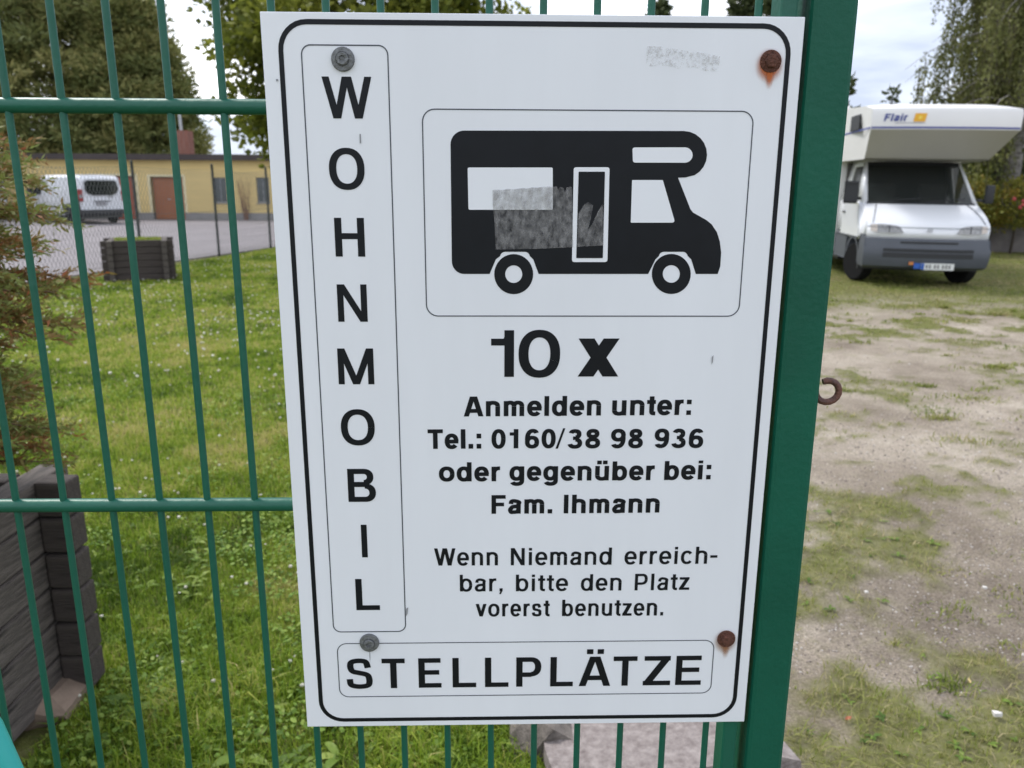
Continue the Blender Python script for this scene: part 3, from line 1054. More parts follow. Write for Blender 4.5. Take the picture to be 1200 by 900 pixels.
def rock(name, c, s, seed, mt, cuts=7, sub=3, rough=0.05):
    """block cut from a sphere by random planes, then roughened"""
    r = random.Random(seed)
    bm = bmesh.new()
    bmesh.ops.create_cube(bm, size=2)
    for _ in range(cuts):
        nrm = Vector((r.uniform(-1, 1), r.uniform(-1, 1), r.uniform(-0.2, 1))).normalized()
        dist = r.uniform(0.98, 1.15)
        geom = list(bm.verts) + list(bm.edges) + list(bm.faces)
        res = bmesh.ops.bisect_plane(bm, geom=geom, plane_co=nrm * dist, plane_no=nrm, clear_outer=True)
        ed = [q for q in res['geom_cut'] if isinstance(q, bmesh.types.BMEdge)]
        if ed:
            bmesh.ops.contextual_create(bm, geom=ed)
    bmesh.ops.triangulate(bm, faces=bm.faces)
    bmesh.ops.subdivide_edges(bm, edges=bm.edges, cuts=sub, use_grid_fill=True)
    for v in bm.verts:
        q = v.co * 2.3
        k = (math.sin(q.x * 3.1 + seed) * math.cos(q.y * 2.7) + math.sin(q.z * 4.3 + q.x * 2)) * 0.5 + r.uniform(-.5, .5)
        v.co += v.co.normalized() * k * rough * 0.5
        v.co = Vector((v.co.x * s[0], v.co.y * s[1], v.co.z * s[2]))
    me = bpy.data.meshes.new(name)
    bm.to_mesh(me)
    bm.free()
    me.materials.append(mt)
    o = bpy.data.objects.new(name, me)
    o.location = c
    COL.objects.link(o)
    return o


o = rock('stone_slab', (-1.50, 1.52, 0.02), (0.11, 0.11, 0.04), 3, M_slab)
tag(o, 'flat brown stone at the foot of the near timber planter', 'stone')
# granite blocks behind the gate
o = MB()
M_blk = rock('granite_block', (0.455, 1.29, -0.028), (0.35, 0.24, 0.13), 5, M_stone, cuts=3, sub=5, rough=0.05)
M_blk.rotation_euler = (0, math.radians(-3), math.radians(7))
tag(M_blk, 'pale reddish granite block under the sign at the foot of the gate post', 'granite block')
o = rock('granite_boulder', (0.13, 1.42, 0.0), (0.12, 0.22, 0.12), 9, M_stone2, cuts=6, sub=3, rough=0.07)
tag(o, 'darker grey boulder beside the pale granite block under the sign', 'boulder')


# ------------------------------------------------------------------ grass and small plants
def blades(pts, hh, ww, name, mt, lean=0.5, zf=ground_h, tonef=None, parent=None, clump=None):
    N = len(pts)
    z = zf(pts[:, 0], pts[:, 1]) if callable(zf) else np.full(N, zf)
    a = rng.random(N) * 2 * np.pi
    le = np.abs(rng.normal(0, lean, N)) + 0.08
    h = hh * (0.55 + 0.9 * rng.random(N)) if np.isscalar(hh) else hh * (0.6 + 0.8 * rng.random(N))
    w = ww * (0.6 + 0.8 * rng.random(N))
    dx, dy = np.cos(a), np.sin(a)
    b2 = rng.random(N) * 2 * np.pi
    sx, sy = np.cos(b2), np.sin(b2)
    base = np.stack([pts[:, 0], pts[:, 1], z - 0.004], -1)
    off = np.stack([sx, sy, 0 * sx], -1) * (w / 2)[:, None]
    midp = base + np.stack([dx * le * h * 0.35, dy * le * h * 0.35, 0.58 * h], -1)
    tip = base + np.stack([dx * le * h * 1.0, dy * le * h * 1.0, h / np.sqrt(1 + le ** 2) * 0.98], -1)
    V_ = np.stack([base - off, base + off, midp + off * 0.8, midp - off * 0.8, tip], 1).reshape(-1, 3)
    i = np.arange(N)[:, None] * 5
    T = np.concatenate([i + np.array([[0, 1, 2]]), i + np.array([[0, 2, 3]]), i + np.array([[3, 2, 4]])], 1).reshape(-1, 3)
    tn = tonef(pts) if tonef is not None else rng.random(N)
    return obj(name, V_, T, mt, parent, tone=np.repeat(tn, 3))


M_grass = leafmat('grass_blades', [(0.055, 0.105, 0.010), (0.17, 0.27, 0.020), (0.255, 0.36, 0.036), (0.38, 0.42, 0.075), (0.52, 0.45, 0.19)], 0.35)


M_tuft = leafmat('tuft_blades', [(0.08, 0.125, 0.018), (0.16, 0.215, 0.032), (0.235, 0.27, 0.055), (0.31, 0.30, 0.11), (0.40, 0.34, 0.19)], 0.3)


def lawn_tone(p):
    n1 = fbm(p[:, 0], p[:, 1], 1.3, 4, 40)
    return np.clip(0.45 + 1.3 * (n1 - 0.5) + 0.9 * (fbm(p[:, 0], p[:, 1], 7.0, 3, 43) - 0.5) + rng.normal(0, 0.22, len(p)), 0, 1)


def scatter(x0, x1, y0, y1, dens, cond=None):
    N = int((x1 - x0) * (y1 - y0) * dens)
    p = np.stack([rng.uniform(x0, x1, N), rng.uniform(y0, y1, N)], -1)
    if cond is not None:
        p = p[cond(p)]
    return p


def in_left(p):          # wedge the camera sees on the lawn side
    x, y = p[:, 0], p[:, 1]
    yy = y + 0.79
    c = (x > -0.70 * yy - 0.5) & (x < 0.10 * y + 0.5)
    c &= ~((np.abs(x - PLX) < 0.66) & (np.abs(y - PLY) < 0.66))
    c &= x > (-9.4 + 0.16 * y)
    dens = grass_cover(x, y)
    return c & (rng.random(len(x)) < dens)


def not_asphalt(p):
    x, y = p[:, 0], p[:, 1]
    ex = np.interp(y, [5, 11, 14.9, 17.1, 21.2, 28], [-10.5, -8.4, -7.55, -7.0, -6.0, -4.3])
    return x > ex + 0.02


P = [scatter(-2.6, 0.75, 0.7, 2.6, 17000, in_left), scatter(-3.4, 1.0, 2.6, 4.6, 9000, in_left), scatter(-5.2, 1.2, 4.6, 8, 3800, in_left)]
hs = [np.full(len(P[0]), 0.052), np.full(len(P[1]), 0.043), np.full(len(P[2]), 0.042)]
ws = [np.full(len(P[0]), 0.0036), np.full(len(P[1]), 0.0050), np.full(len(P[2]), 0.0080)]
pa = np.concatenate(P)
hh = np.concatenate(hs) * (0.55 + 0.9 * fbm(pa[:, 0], pa[:, 1], 1.7, 4, 60))
# longer, lusher grass right behind the gate
pt = scatter(-1.5, 0.5, 0.75, 1.75, 7000, in_left)
pt = pt[fbm(pt[:, 0], pt[:, 1], 3.1, 3, 66) > 0.50]
pa = np.concatenate([pa, pt])
hh = np.concatenate([hh, np.full(len(pt), 0.085)])
ws.append(np.full(len(pt), 0.0048))
tag(blades(pa, hh, np.concatenate(ws), 'lawn_grass', M_grass, 0.7, tonef=lawn_tone), 'short green lawn grass with clover', 'grass', kind='stuff')
p = scatter(-9, 0.9, 8, 24, 1100, lambda q: in_left(q) & not_asphalt(q))
tag(blades(p, 0.045, 0.015, 'far_lawn_grass', M_grass, 0.8, tonef=lawn_tone), 'far part of the lawn in front of the yard', 'grass', kind='stuff')


# right-hand drive: tufts only where the cover is
def right(p):
    x, y = p[:, 0], p[:, 1]
    yy = y + 0.79
    c = ((x > 0.30 * yy - 0.35) | ((y > 4.8) & (x > 0.10 * y + 0.45))) & (x < 0.74 * yy + 0.3) & (x > 0.12)
    g_ = grass_cover(x, y)
    return c & (rng.random(len(x)) < g_ ** 2 * 0.9)


def dry_tone(p):
    n1 = fbm(p[:, 0], p[:, 1], 1.6, 4, 44)
    return np.clip(0.62 + 1.2 * (n1 - 0.5) + rng.normal(0, 0.2, len(p)), 0, 1)


P = [scatter(0.1, 2.6, 0.7, 2.6, 8500, right), scatter(0.6, 4.0, 2.6, 4.8, 3800, right), scatter(0.8, 7, 4.8, 9, 1500, right), scatter(1.2, 13.5, 9, 24, 800, right)]
hs = [0.042, 0.036, 0.036, 0.042]
wd = [0.0036, 0.0055, 0.009, 0.014]
pa = np.concatenate(P)
hh = np.concatenate([np.full(len(q), h_) for q, h_ in zip(P, hs)]) * (0.4 + 1.0 * fbm(pa[:, 0], pa[:, 1], 2.5, 3, 61))
tag(blades(pa, hh, np.concatenate([np.full(len(q), h_) for q, h_ in zip(P, wd)]), 'drive_grass', M_tuft, 0.9, tonef=dry_tone),
    'yellowish grass patches growing through the gritty drive', 'grass', kind='stuff')


# separate tufts standing on the grit
cs = scatter(0.6, 8.5, 0.95, 11, 9.0, lambda q: (q[:, 0] > 0.30 * (q[:, 1] + .79) - .2) & (q[:, 0] < 0.74 * (q[:, 1] + .79) + .2) &
             (rng.random(len(q)) < np.clip(1.15 - 0.07 * q[:, 1], .25, 1)) & (fbm(q[:, 0], q[:, 1], 1.3, 3, 81) > 0.44))
nb_ = (25 + 190 * rng.random(len(cs)) ** 3).astype(int)
ii = np.repeat(np.arange(len(cs)), nb_)
sp = (0.02 + 0.07 * rng.random(len(cs)) ** 1.5)[ii]
pt = cs[ii] + rng.normal(0, 1, (len(ii), 2)) * sp[:, None] * np.array([1.5, 0.8])
tc_ = (0.25 + 0.5 * rng.random(len(cs)))[ii]
tag(blades(pt, (0.018 + 0.026 * rng.random(len(cs)))[ii] * (1 + 0.06 * cs[ii, 1]), 0.0030 + 0.0009 * cs[ii, 1], 'drive_tufts', M_tuft, 1.1, tonef=lambda q: np.clip(tc_ + rng.normal(0, .2, len(q)), 0, 1)),
    'separate green grass tufts on the bare grit of the drive', 'grass', kind='stuff')


# clover leaves and flowers
def cards(pts, size, name, mt, tone=None, z0=0.02, zr=0.02, flat_=0.35, sides=6, parent=None, kind='stuff'):
    """small rounded leaves lying roughly level"""
    N = len(pts)
    z = ground_h(pts[:, 0], pts[:, 1]) + z0 + rng.random(N) * zr
    s = size * (0.6 + 0.8 * rng.random(N))
    nrm = np.stack([rng.normal(0, flat_, N), rng.normal(0, flat_, N), np.ones(N)], -1)
    nrm /= np.linalg.norm(nrm, axis=1)[:, None]
    a = np.cross(nrm, np.stack([np.cos(rng.random(N) * 6.28), np.sin(rng.random(N) * 6.28), np.zeros(N)], -1))
    a /= np.linalg.norm(a, axis=1)[:, None] + 1e-9
    b_ = np.cross(nrm, a)
    c = np.stack([pts[:, 0], pts[:, 1], z], -1)
    el = 0.62
    V_ = []
    for k in range(sides):
        an = 2 * np.pi * k / sides
        V_.append(c + (a * np.cos(an) + b_ * np.sin(an) * el) * s[:, None])
    V_ = np.stack(V_, 1).reshape(-1, 3)
    i = np.arange(N)[:, None] * sides
    Fc = i + np.arange(sides)[None, :]
    return obj(name, V_, Fc, mt, parent, tone=rng.random(N) if tone is None else tone)


M_clover = leafmat('clover_leaves', [(0.07, 0.14, 0.020), (0.17, 0.28, 0.045), (0.32, 0.41, 0.09)], 0.3)
p = np.concatenate([scatter(-2.6, 0.7, 0.8, 3.2, 2600, in_left), scatter(-3.5, 0.9, 3.2, 6, 700, in_left)])
p = p[fbm(p[:, 0], p[:, 1], 1.9, 3, 70) > 0.47]
tag(cards(p, 0.0095, 'clover', M_clover, z0=0.018, zr=0.028), 'small round clover leaves between the lawn grass', 'clover', kind='stuff')
# clover flowers: small pale balls
fp = np.concatenate([scatter(-3.4, 0.6, 1.5, 5, 24, in_left), scatter(-7.2, 1.4, 5, 13, 22, in_left), scatter(-7.2, 1.4, 13, 21, 14, lambda q: in_left(q) & not_asphalt(q))])
fp = fp[rng.random(len(fp)) < np.clip((fbm(fp[:, 0], fp[:, 1], 1.2, 3, 75) - 0.36) * 5, 0, 1)]
ico = bmesh.new()
bmesh.ops.create_icosphere(ico, subdivisions=1, radius=1)
iv = np.array([v.co[:] for v in ico.verts])
if_ = np.array([[v.index for v in f.verts] for f in ico.faces])
ico.free()


def balls(pts, r, name, mt, squash=0.8, z0=0.0, jitter=0.0, tone=None, parent=None):
    N = len(pts)
    rr = r * (0.6 + 0.8 * rng.random(N)) if np.isscalar(r) else r
    z = ground_h(pts[:, 0], pts[:, 1]) + z0
    V0 = iv[None] * np.stack([rr, rr * (1 + 0 * rr), rr * squash], -1)[:, None, :]
    if jitter:
        V0 = V0 * (1 + rng.uniform(-jitter, jitter, V0.shape))
    ang = rng.random(N) * 6.28
    c, s = np.cos(ang)[:, None], np.sin(ang)[:, None]
    V1 = np.stack([V0[..., 0] * c - V0[..., 1] * s * 0.8, V0[..., 0] * s + V0[..., 1] * c * 0.8, V0[..., 2]], -1)
    V1 = V1 + np.stack([pts[:, 0], pts[:, 1], z], -1)[:, None, :]
    Fc = (np.arange(N)[:, None, None] * len(iv) + if_[None]).reshape(-1, 3)
    t = rng.random(N) if tone is None else tone
    return obj(name, V1.reshape(-1, 3), Fc, mt, parent, tone=np.repeat(t, len(if_)))


M_flower = leafmat('clover_blossom', [(0.55, 0.52, 0.40), (0.78, 0.76, 0.68)], 0.2, 0.9)
tag(balls(fp, np.where(fp[:, 1] < 6, 0.0085, 0.014) * (0.6 + 0.7 * rng.random(len(fp))), 'clover_flowers', M_flower, 0.75, z0=0.048, jitter=0.15),
    'white clover flowers dotted over the lawn', 'flowers', kind='stuff')

# grit: loose pebbles on the drive
M_peb = leafmat('pebbles', [(0.12, 0.10, 0.09), (0.24, 0.205, 0.18), (0.34, 0.30, 0.27), (0.55, 0.52, 0.49)], 0.0, 0.9)


def grit_cond(p):
    x, y = p[:, 0], p[:, 1]
    yy = y + 0.79
    return (x > 0.30 * yy - 0.3) & (x < 0.74 * yy + 0.2) & (x > 0.45) & (rng.random(len(x)) > 0.75 * grass_cover(x, y))


pp_ = [scatter(0.3, 2.8, 0.8, 2.8, 3200, grit_cond), scatter(0.7, 4.2, 2.8, 5, 900, grit_cond), scatter(1.6, 7, 5, 9, 110, grit_cond)]
rad = np.concatenate([0.0024 * (0.5 + rng.random(len(pp_[0])) ** 3 * 2.2), 0.0038 * (0.5 + rng.random(len(pp_[1])) ** 3 * 2.0), 0.006 * (0.5 + rng.random(len(pp_[2])) ** 3 * 1.5)])
tag(balls(np.concatenate(pp_), rad, 'drive_pebbles', M_peb, 0.6, z0=0.001, jitter=0.25), 'loose grit and pebbles on the drive', 'gravel', kind='stuff')

# broad-leaved weeds near the gate
M_weed = leafmat('broad_weed_leaves', [(0.07, 0.13, 0.020), (0.17, 0.26, 0.04), (0.32, 0.39, 0.09)], 0.3, 0.5)


def rosette(x, y, n, ln, seed, toneb):
    r = random.Random(seed)
    vs, fs, tn = [], [], []
    z0 = float(ground_h(np.array([x]), np.array([y]))[0])
    for i in range(n):
        a = r.uniform(0, 6.28)
        L_ = ln * r.uniform(0.6, 1.2)
        wd_ = L_ * r.uniform(0.26, 0.42)
        rise = r.uniform(0.25, 0.9)
        k = len(vs)
        for j in range(6):
            t = j / 5
            rr = L_ * t
            hz = L_ * (rise * t - 0.75 * rise * t * t) + 0.012
            w_ = wd_ * math.sin(math.pi * min(1, t * 0.94 + 0.06)) ** 0.8 * 0.5
            c_ = Vector((x + rr * math.cos(a), y + rr * math.sin(a), z0 + hz))
            s_ = Vector((-math.sin(a), math.cos(a), 0)) * w_
            vs += [c_ - s_ + Vector((0, 0, w_ * 0.35)), c_, c_ + s_ + Vector((0, 0, w_ * 0.35))]
        tb = min(1, max(0, toneb + r.uniform(-.3, .3)))
        for j in range(5):
            q = k + 3 * j
            fs += [(q, q + 1, q + 4, q + 3), (q + 1, q + 2, q + 5, q + 4)]
            tn += [tb, tb]
    return vs, fs, tn


vs, fs, tn = [], [], []
r = random.Random(5)
for i in range(620):
    y = 0.95 + r.random() ** 1.3 * 2.4
    x = r.uniform(-1.42 - (y > 1.8) * 0.9, 0.35)
    if abs(x - PLX) < 0.66 and abs(y - PLY) < 0.70:
        continue
    a, b_, c_ = rosette(x, y, r.randint(3, 7), r.uniform(0.035, 0.075) * (1.15 if y < 1.7 else 0.75), i, r.uniform(0.2, 0.8))
    k = len(vs)
    vs += a
    fs += [tuple(q + k for q in f) for f in b_]
    tn += c_
for i in range(170):
    y = 0.9 + r.random() * 2.2
    x = r.uniform(0.75, 1.0 + y * 0.6)
    if float(grass_cover(np.array([x]), np.array([y]))[0]) < 0.3:
        continue
    a, b_, c_ = rosette(x, y, r.randint(3, 6), r.uniform(0.015, 0.036), i + 999, r.uniform(0.0, 0.5))
    k = len(vs)
    vs += a
    fs += [tuple(q + k for q in f) for f in b_]
    tn += c_
tag(obj('broad_weeds', vs, fs, M_weed, smooth=True, tone=tn), 'broad-leaved weeds in the grass below the sign', 'weeds', kind='stuff')


def small_leaf(name, x, y, s, col, rz, label, cat='leaf'):
    vs, fs = [], []
    for j in range(6):
        t = j / 5
        w_ = s * 0.42 * math.sin(math.pi * (t * 0.92 + 0.06)) ** 0.7
        vs += [(s * (2 * t - 1), -w_, 0.010 + 0.25 * w_), (s * (2 * t - 1), 0, 0.006 + 0.002 * j), (s * (2 * t - 1), w_, 0.012 + 0.2 * w_)]
    for j in range(5):
        q = 3 * j
        fs += [(q, q + 1, q + 4, q + 3), (q + 1, q + 2, q + 5, q + 4)]
    o = obj(name, vs, fs, mat(name, col, 0.6, noise=120, amt=0.35), smooth=True)
    o.location = (x, y, float(ground_h(np.array([x]), np.array([y]))[0]) + 0.012)
    o.rotation_euler = (0.2, 0.1, rz)
    tag(o, label, cat)


q = ground_at(993, 843)
small_leaf('fallen_leaf', q.x, q.y, 0.014, (0.45, 0.13, 0.06), 0.5, 'orange fallen leaf on the grass right of the gate post')
q = ground_at(1135, 798)
small_leaf('fallen_leaf', q.x, q.y, 0.014, (0.62, 0.48, 0.20), 1.2, 'yellow fallen leaf lying on the grit at lower right')
for px, py, s_, lb in ((1154, 690, 0.009, 'round white pebble on the drive at the right edge'), (1168, 838, 0.013, 'pale flat pebble on dark grit in the lower right corner'),
                       (1015, 695, 0.007, 'tiny white pebble on the grit right of the post')):
    q = ground_at(px, py)
    o = rock('pebble', (q.x, q.y, 0.006), (s_, s_ * 0.7, s_ * 0.5), int(px), mat('white_stone', (0.6, 0.58, 0.55), 0.8), cuts=5, sub=1, rough=0.03)
    tag(o, lb, 'stone')


# ------------------------------------------------------------------ foliage helpers
def leaf_cloud(centers, dirs, size, name, mt, parent, aspect=0.5, tone=None, droop=0.0, tri=False):
    """one pointed leaf (two triangles as one quad) per centre"""
    N = len(centers)
    d_ = dirs / (np.linalg.norm(dirs, axis=1)[:, None] + 1e-9)
    d_[:, 2] -= droop
    d_ /= np.linalg.norm(d_, axis=1)[:, None]
    rnd = rng.normal(0, 1, (N, 3))
    s_ = np.cross(d_, rnd)
    s_ /= np.linalg.norm(s_, axis=1)[:, None] + 1e-9
    L_ = size * (0.6 + 0.8 * rng.random(N))
    w_ = L_ * aspect
    a = centers
    m_ = centers + d_ * (L_ * 0.45)[:, None]
    V_ = np.stack([a, m_ + s_ * (w_ / 2)[:, None], centers + d_ * L_[:, None], m_ - s_ * (w_ / 2)[:, None]], 1).reshape(-1, 3)
    Fc = np.arange(N)[:, None] * 4 + np.arange(4)[None]
    return obj(name, V_, Fc, mt, parent, tone=rng.random(N) if tone is None else np.clip(tone, 0, 1))


def unit(N):
    v = rng.normal(0, 1, (N, 3))
    return v / np.linalg.norm(v, axis=1)[:, None]


def tree(name, label, loc, height, rx, z0, shape, n_clump, clump_r, per, leaf, mt, bark, cat='tree', aspect=0.55, group=None, trunk_r=0.2, ry=None, seed=1, lean=0.0, squash=0.7, zpow=1.0):
    """crown of leaf clumps round limbs. shape(t) gives relative radius for height fraction t"""
    global rng
    keep = rng
    rng = np.random.default_rng(seed)
    root = empty(name, loc)
    tag(root, label, cat, group)
    ry = ry or rx
    tt = rng.random(n_clump) ** zpow
    ang = rng.random(n_clump) * 2 * np.pi
    sh = np.array([shape(t) for t in tt])
    rad_ = sh * np.sqrt(rng.uniform(0.25, 1.0, n_clump)) * (0.85 + 0.25 * rng.random(n_clump))
    C = np.stack([rx * rad_ * np.cos(ang) + lean * tt, ry * rad_ * np.sin(ang), z0 + (height - z0) * tt], -1)
    mb = MB()
    tp = [(0, 0, -0.1), (0.02 * height, 0, height * 0.25), (0.01 * height + lean * .4, 0, height * 0.55), (lean, 0, height * 0.9)]
    mb.tube(tp, [trunk_r, trunk_r * 0.8, trunk_r * 0.5, trunk_r * 0.12], 9)
    for i in range(min(n_clump, 40)):
        c = Vector(C[i])
        zb = max(0.2 * height, min(c.z - 0.25 * math.hypot(c.x, c.y), height * 0.85))
        mb.tube([(lean * zb / height, 0, zb), (c.x * 0.5, c.y * 0.5, (zb + c.z) / 2 + 0.1), tuple(c)], [trunk_r * 0.28, trunk_r * 0.16, trunk_r * 0.05], 5)
    mb.build('trunk', bark, root, smooth=True)
    ct = rng.random(n_clump)
    rc = clump_r * (0.6 + 0.8 * rng.random(n_clump))
    i = np.repeat(np.arange(n_clump), per)
    u = unit(len(i)) * (rng.random(len(i)) ** 0.4)[:, None]
    u[:, 2] *= squash
    pos = C[i] + u * rc[i][:, None]
    dirs = u + 0.6 * unit(len(i)) + np.array([0, 0, 0.15])
    o = leaf_cloud(pos, dirs, leaf, 'crown', mt, root, aspect, tone=0.2 + 0.6 * ct[i] + rng.normal(0, 0.16, len(i)))
    o['kind'] = 'stuff'
    rng = keep
    return root


M_bark = mat('bark', (0.09, 0.07, 0.055), 0.9, noise=8, amt=0.5, bump=0.5, stretch=(1, 1, .3))
M_conifer = leafmat('conifer_foliage', [(0.085, 0.110, 0.035), (0.205, 0.225, 0.075), (0.39, 0.36, 0.14)], 0.3)
M_decid = leafmat('maple_foliage', [(0.055, 0.075, 0.012), (0.15, 0.175, 0.025), (0.30, 0.31, 0.055)], 0.45)
M_birch = leafmat('birch_foliage', [(0.07, 0.08, 0.03), (0.15, 0.165, 0.05), (0.26, 0.26, 0.10)], 0.4)
M_shrub = leafmat('pale_shrub', [(0.06, 0.07, 0.025), (0.12, 0.13, 0.045), (0.20, 0.19, 0.08)], 0.3)
M_darktree = leafmat('distant_foliage', [(0.03, 0.042, 0.016), (0.06, 0.08, 0.03), (0.11, 0.125, 0.05)], 0.25)
M_autumn = leafmat('yellowish_shrub', [(0.07, 0.09, 0.02), (0.19, 0.19, 0.03), (0.30, 0.20, 0.04)], 0.35)

cone = lambda t: max(0.05, (1 - t) ** 0.62 * min(1, 0.75 + t * 2))
dome = lambda t: max(0.08, math.sqrt(max(0, 1 - (2 * t - 0.75) ** 2 * 0.62)) if t > 0.37 else 0.72 + 0.75 * t)
egg = lambda t: max(0.1, math.sin(math.pi * (0.12 + 0.86 * t)) ** 0.7)
tree('conifer_tree', 'tallest dark conifer with rounded crown behind the left end of the garages', (-26.3, 50, 0), 15.5, 6.2, 0.6, lambda t: max(0.1, (1 - t ** 2.6) ** 0.6), 760, 1.0, 210, 0.34, M_conifer, M_bark, seed=3, zpow=1.35, aspect=0.30, squash=0.6)
tree('conifer_tree', 'dark conifer sloping down to the brick chimney behind the garages', (-20.8, 48.5, 0), 12.2, 4.9, 0.5, cone, 520, 0.9, 210, 0.33, M_conifer, M_bark, seed=4, zpow=1.2, aspect=0.30, squash=0.6)
tree('maple_tree', 'green broadleaf tree with loose twigs standing behind the top left of the sign', (-2.35, 15.2, 0), 6.6, 2.75, 1.9, egg, 330, 0.46, 130, 0.125, M_decid, M_bark, seed=6, aspect=0.8, trunk_r=0.14)
tree('olive_bush', 'pale olive bush at the left edge in front of the garages', (-22.6, 33.0, 0), 4.3, 2.3, 0.3, egg, 80, 0.55, 90, 0.20, M_shrub, M_bark, cat='bush', seed=8, trunk_r=0.08)


def px_tree(px, ptop, Y, h_off=0.0):
    q = at(px, ptop, Y)
    return (q.x, Y, 0), q.z + h_off


for i, (px, pt, Y_, rx, lb) in enumerate(((772, 7, 46, 2.3, 'thin tree top rising above the middle of the sign, leftmost of three'),
                                          (871, 4, 47, 1.1, 'second tree top above the sign near the top right screw'),
                                          (911, 2, 44, 1.0, 'rightmost tree top above the sign beside the gate post'))):
    loc, ht = px_tree(px, pt, Y_)
    tree('distant_tree', lb, loc, ht, rx, 3, cone, 110, 0.6, 60, 0.34, M_darktree, M_bark, seed=20 + i, group='tree tops beyond the sign', trunk_r=0.18)
loc, ht = px_tree(992, 96, 40)
tree('distant_tree', 'low tree whose twig shows between the gate post and the camper roof', loc, ht, 0.5, 2, egg, 16, 0.35, 30, 0.3, M_darktree, M_bark, seed=31, trunk_r=0.12, group='tree tops beyond the sign')
loc, ht = px_tree(1047, 104, 42)
tree('distant_tree', 'bare looking tree top just above the roof of the camper', loc, ht, 0.6, 3, cone, 22, 0.35, 16, 0.25, M_darktree, M_bark, seed=32, trunk_r=0.12, group='tree tops beyond the sign')
for i, (x, y, h_, r_, lb) in enumerate(((-5, 62, 6.5, 5, 'broad tree far beyond the lawn straight behind the left edge of the sign'), (4, 66, 7.5, 6, 'broad far tree straight behind the middle of the sign'),
                                         (13, 60, 6.2, 5, 'broad far tree straight behind the right edge of the sign'), (27, 52, 4.2, 6, 'broad far tree behind the body of the camper'),
                                         (40, 58, 6, 6, 'broad far tree beyond the second birch'))):
    tree('distant_tree', lb, (x, y, 0), h_, r_, 0.5, egg, 130, 1.2, 60, 0.6, M_darktree, M_bark, seed=50 + i)

# ------------------------------------------------------------------ weeping birch
def birch(loc, label, height, spread, n_br, n_str, seed, x_bias=0.0, lf=0.075):
    global rng
    keep = rng
    rng = np.random.default_rng(seed)
    r = random.Random(seed)
    root = empty('weeping_birch', loc)
    tag(root, label, 'tree', 'birches behind the camper')
    mb = MB()
    mb.tube([(0, 0, -.1), (0.1, 0, height * .4), (0.05, 0, height * .75), (0, 0, height)], [0.22, 0.17, 0.10, 0.02], 9)
    cen, dr, tn = [], [], []
    tw = MB()
    for i in range(n_br):
        zt = height * r.uniform(0.35, 0.98)
        a = r.uniform(0, 2 * math.pi)
        L_ = spread * r.uniform(0.35, 1.0) * (1.15 - 0.55 * zt / height)
        p = [Vector((0.05, 0, zt))]
        for k in range(1, 6):
            t = k / 5
            p.append(Vector((math.cos(a) * L_ * t + x_bias * t, math.sin(a) * L_ * t, zt + L_ * (0.55 * t - 0.75 * t * t))))
        mb.tube(p, [0.035, 0.027, 0.019, 0.013, 0.009, 0.004], 5)
        for j in range(n_str):
            k = r.uniform(1.0, 5)
            q = p[int(k)].lerp(p[min(5, int(k) + 1)], k - int(k)) + Vector((r.uniform(-.15, .15), r.uniform(-.15, .15), 0))
            ln = r.uniform(0.7, 2.3)
            tb = r.random()
            n_l = int(ln * 42)
            sw = Vector((r.uniform(-.15, .15), r.uniform(-.15, .15), 0))
            end = q + sw + Vector((0, 0, -ln))
            tw.tube([q, q.lerp(end, .5) + sw * .3, end], 0.006, 3, caps=False)
            for s_ in range(n_l):
                t = r.random()
                c = q.lerp(end, t) + sw * (math.sin(t * 3.1) * .3) + Vector((r.gauss(0, .07), r.gauss(0, .07), r.gauss(0, .03)))
                cen.append(c[:])
                dr.append((r.gauss(0, .5), r.gauss(0, .5), -1))
                tn.append(0.25 + 0.5 * tb + r.gauss(0, .15))
    mb.build('trunk', mat('birch_bark', (0.4, 0.38, 0.36), 0.8, noise=5, col2=(0.08, 0.07, 0.07), stretch=(1, 1, 3)), root, smooth=True)
    o = tw.build('twigs', M_bark, root)
    o['kind'] = 'stuff'
    o = leaf_cloud(np.array(cen), np.array(dr), lf, 'crown', M_birch, root, 0.75, tone=np.array(tn))
    o['kind'] = 'stuff'
    rng = keep


birch((13.9, 21.0, 0), 'weeping birch with hanging twigs behind the right end of the camper roof', 9.5, 4.1, 62, 16, 5)
birch((18.0, 27.0, 0), 'second weeping birch further back at the right edge', 10.5, 4.6, 50, 11, 12, lf=0.1)
tree('dark_tree', 'dense dark tree right behind the camper under the birches', (15.6, 25.0, 0), 4.4, 3.4, 0.3, egg, 150, 0.7, 90, 0.17, M_darktree, M_bark, seed=71)
tree('dark_tree', 'dark tree behind the cab of the camper', (10.9, 26.5, 0), 3.5, 1.9, 0.2, egg, 90, 0.6, 90, 0.16, M_darktree, M_bark, seed=72)

# shrubs and low wall at the right edge
M_wall = mat('rubble_grey', (0.20, 0.18, 0.17), 0.9, noise=3, amt=0.5, bump=0.4)
tag(MB().box((11.3, 20.4, -0.1), (22, 20.65, 0.85)).build('garden_wall', M_wall, bevel=0.02), 'low grey wall under the shrubs at the right edge', 'wall')
for i, (x, y, h_, r_, mt_, lb) in enumerate(((12.0, 19.75, 1.80, 0.80, M_autumn, 'yellow-green shrub right beside the camper cab'),
                                            (13.5, 19.9, 1.75, 0.95, M_autumn, 'yellow-green shrub with red flowers at the right edge'),
                                            (12.8, 21.5, 2.15, 1.1, M_decid, 'taller green shrub behind the yellow-green shrubs'),
                                            (15.3, 20.2, 1.9, 1.1, M_shrub, 'shrub beyond the right edge along the low wall'))):
    tree('shrub', lb, (x, y, 0), h_, r_, 0.75 if y < 21 else 0.4, lambda t: 0.55 + 0.45 * math.sin(math.pi * min(1, t + .2)), 70, 0.26, 90, 0.07, mt_, M_bark, cat='shrub', seed=80 + i, trunk_r=0.04, aspect=0.7)
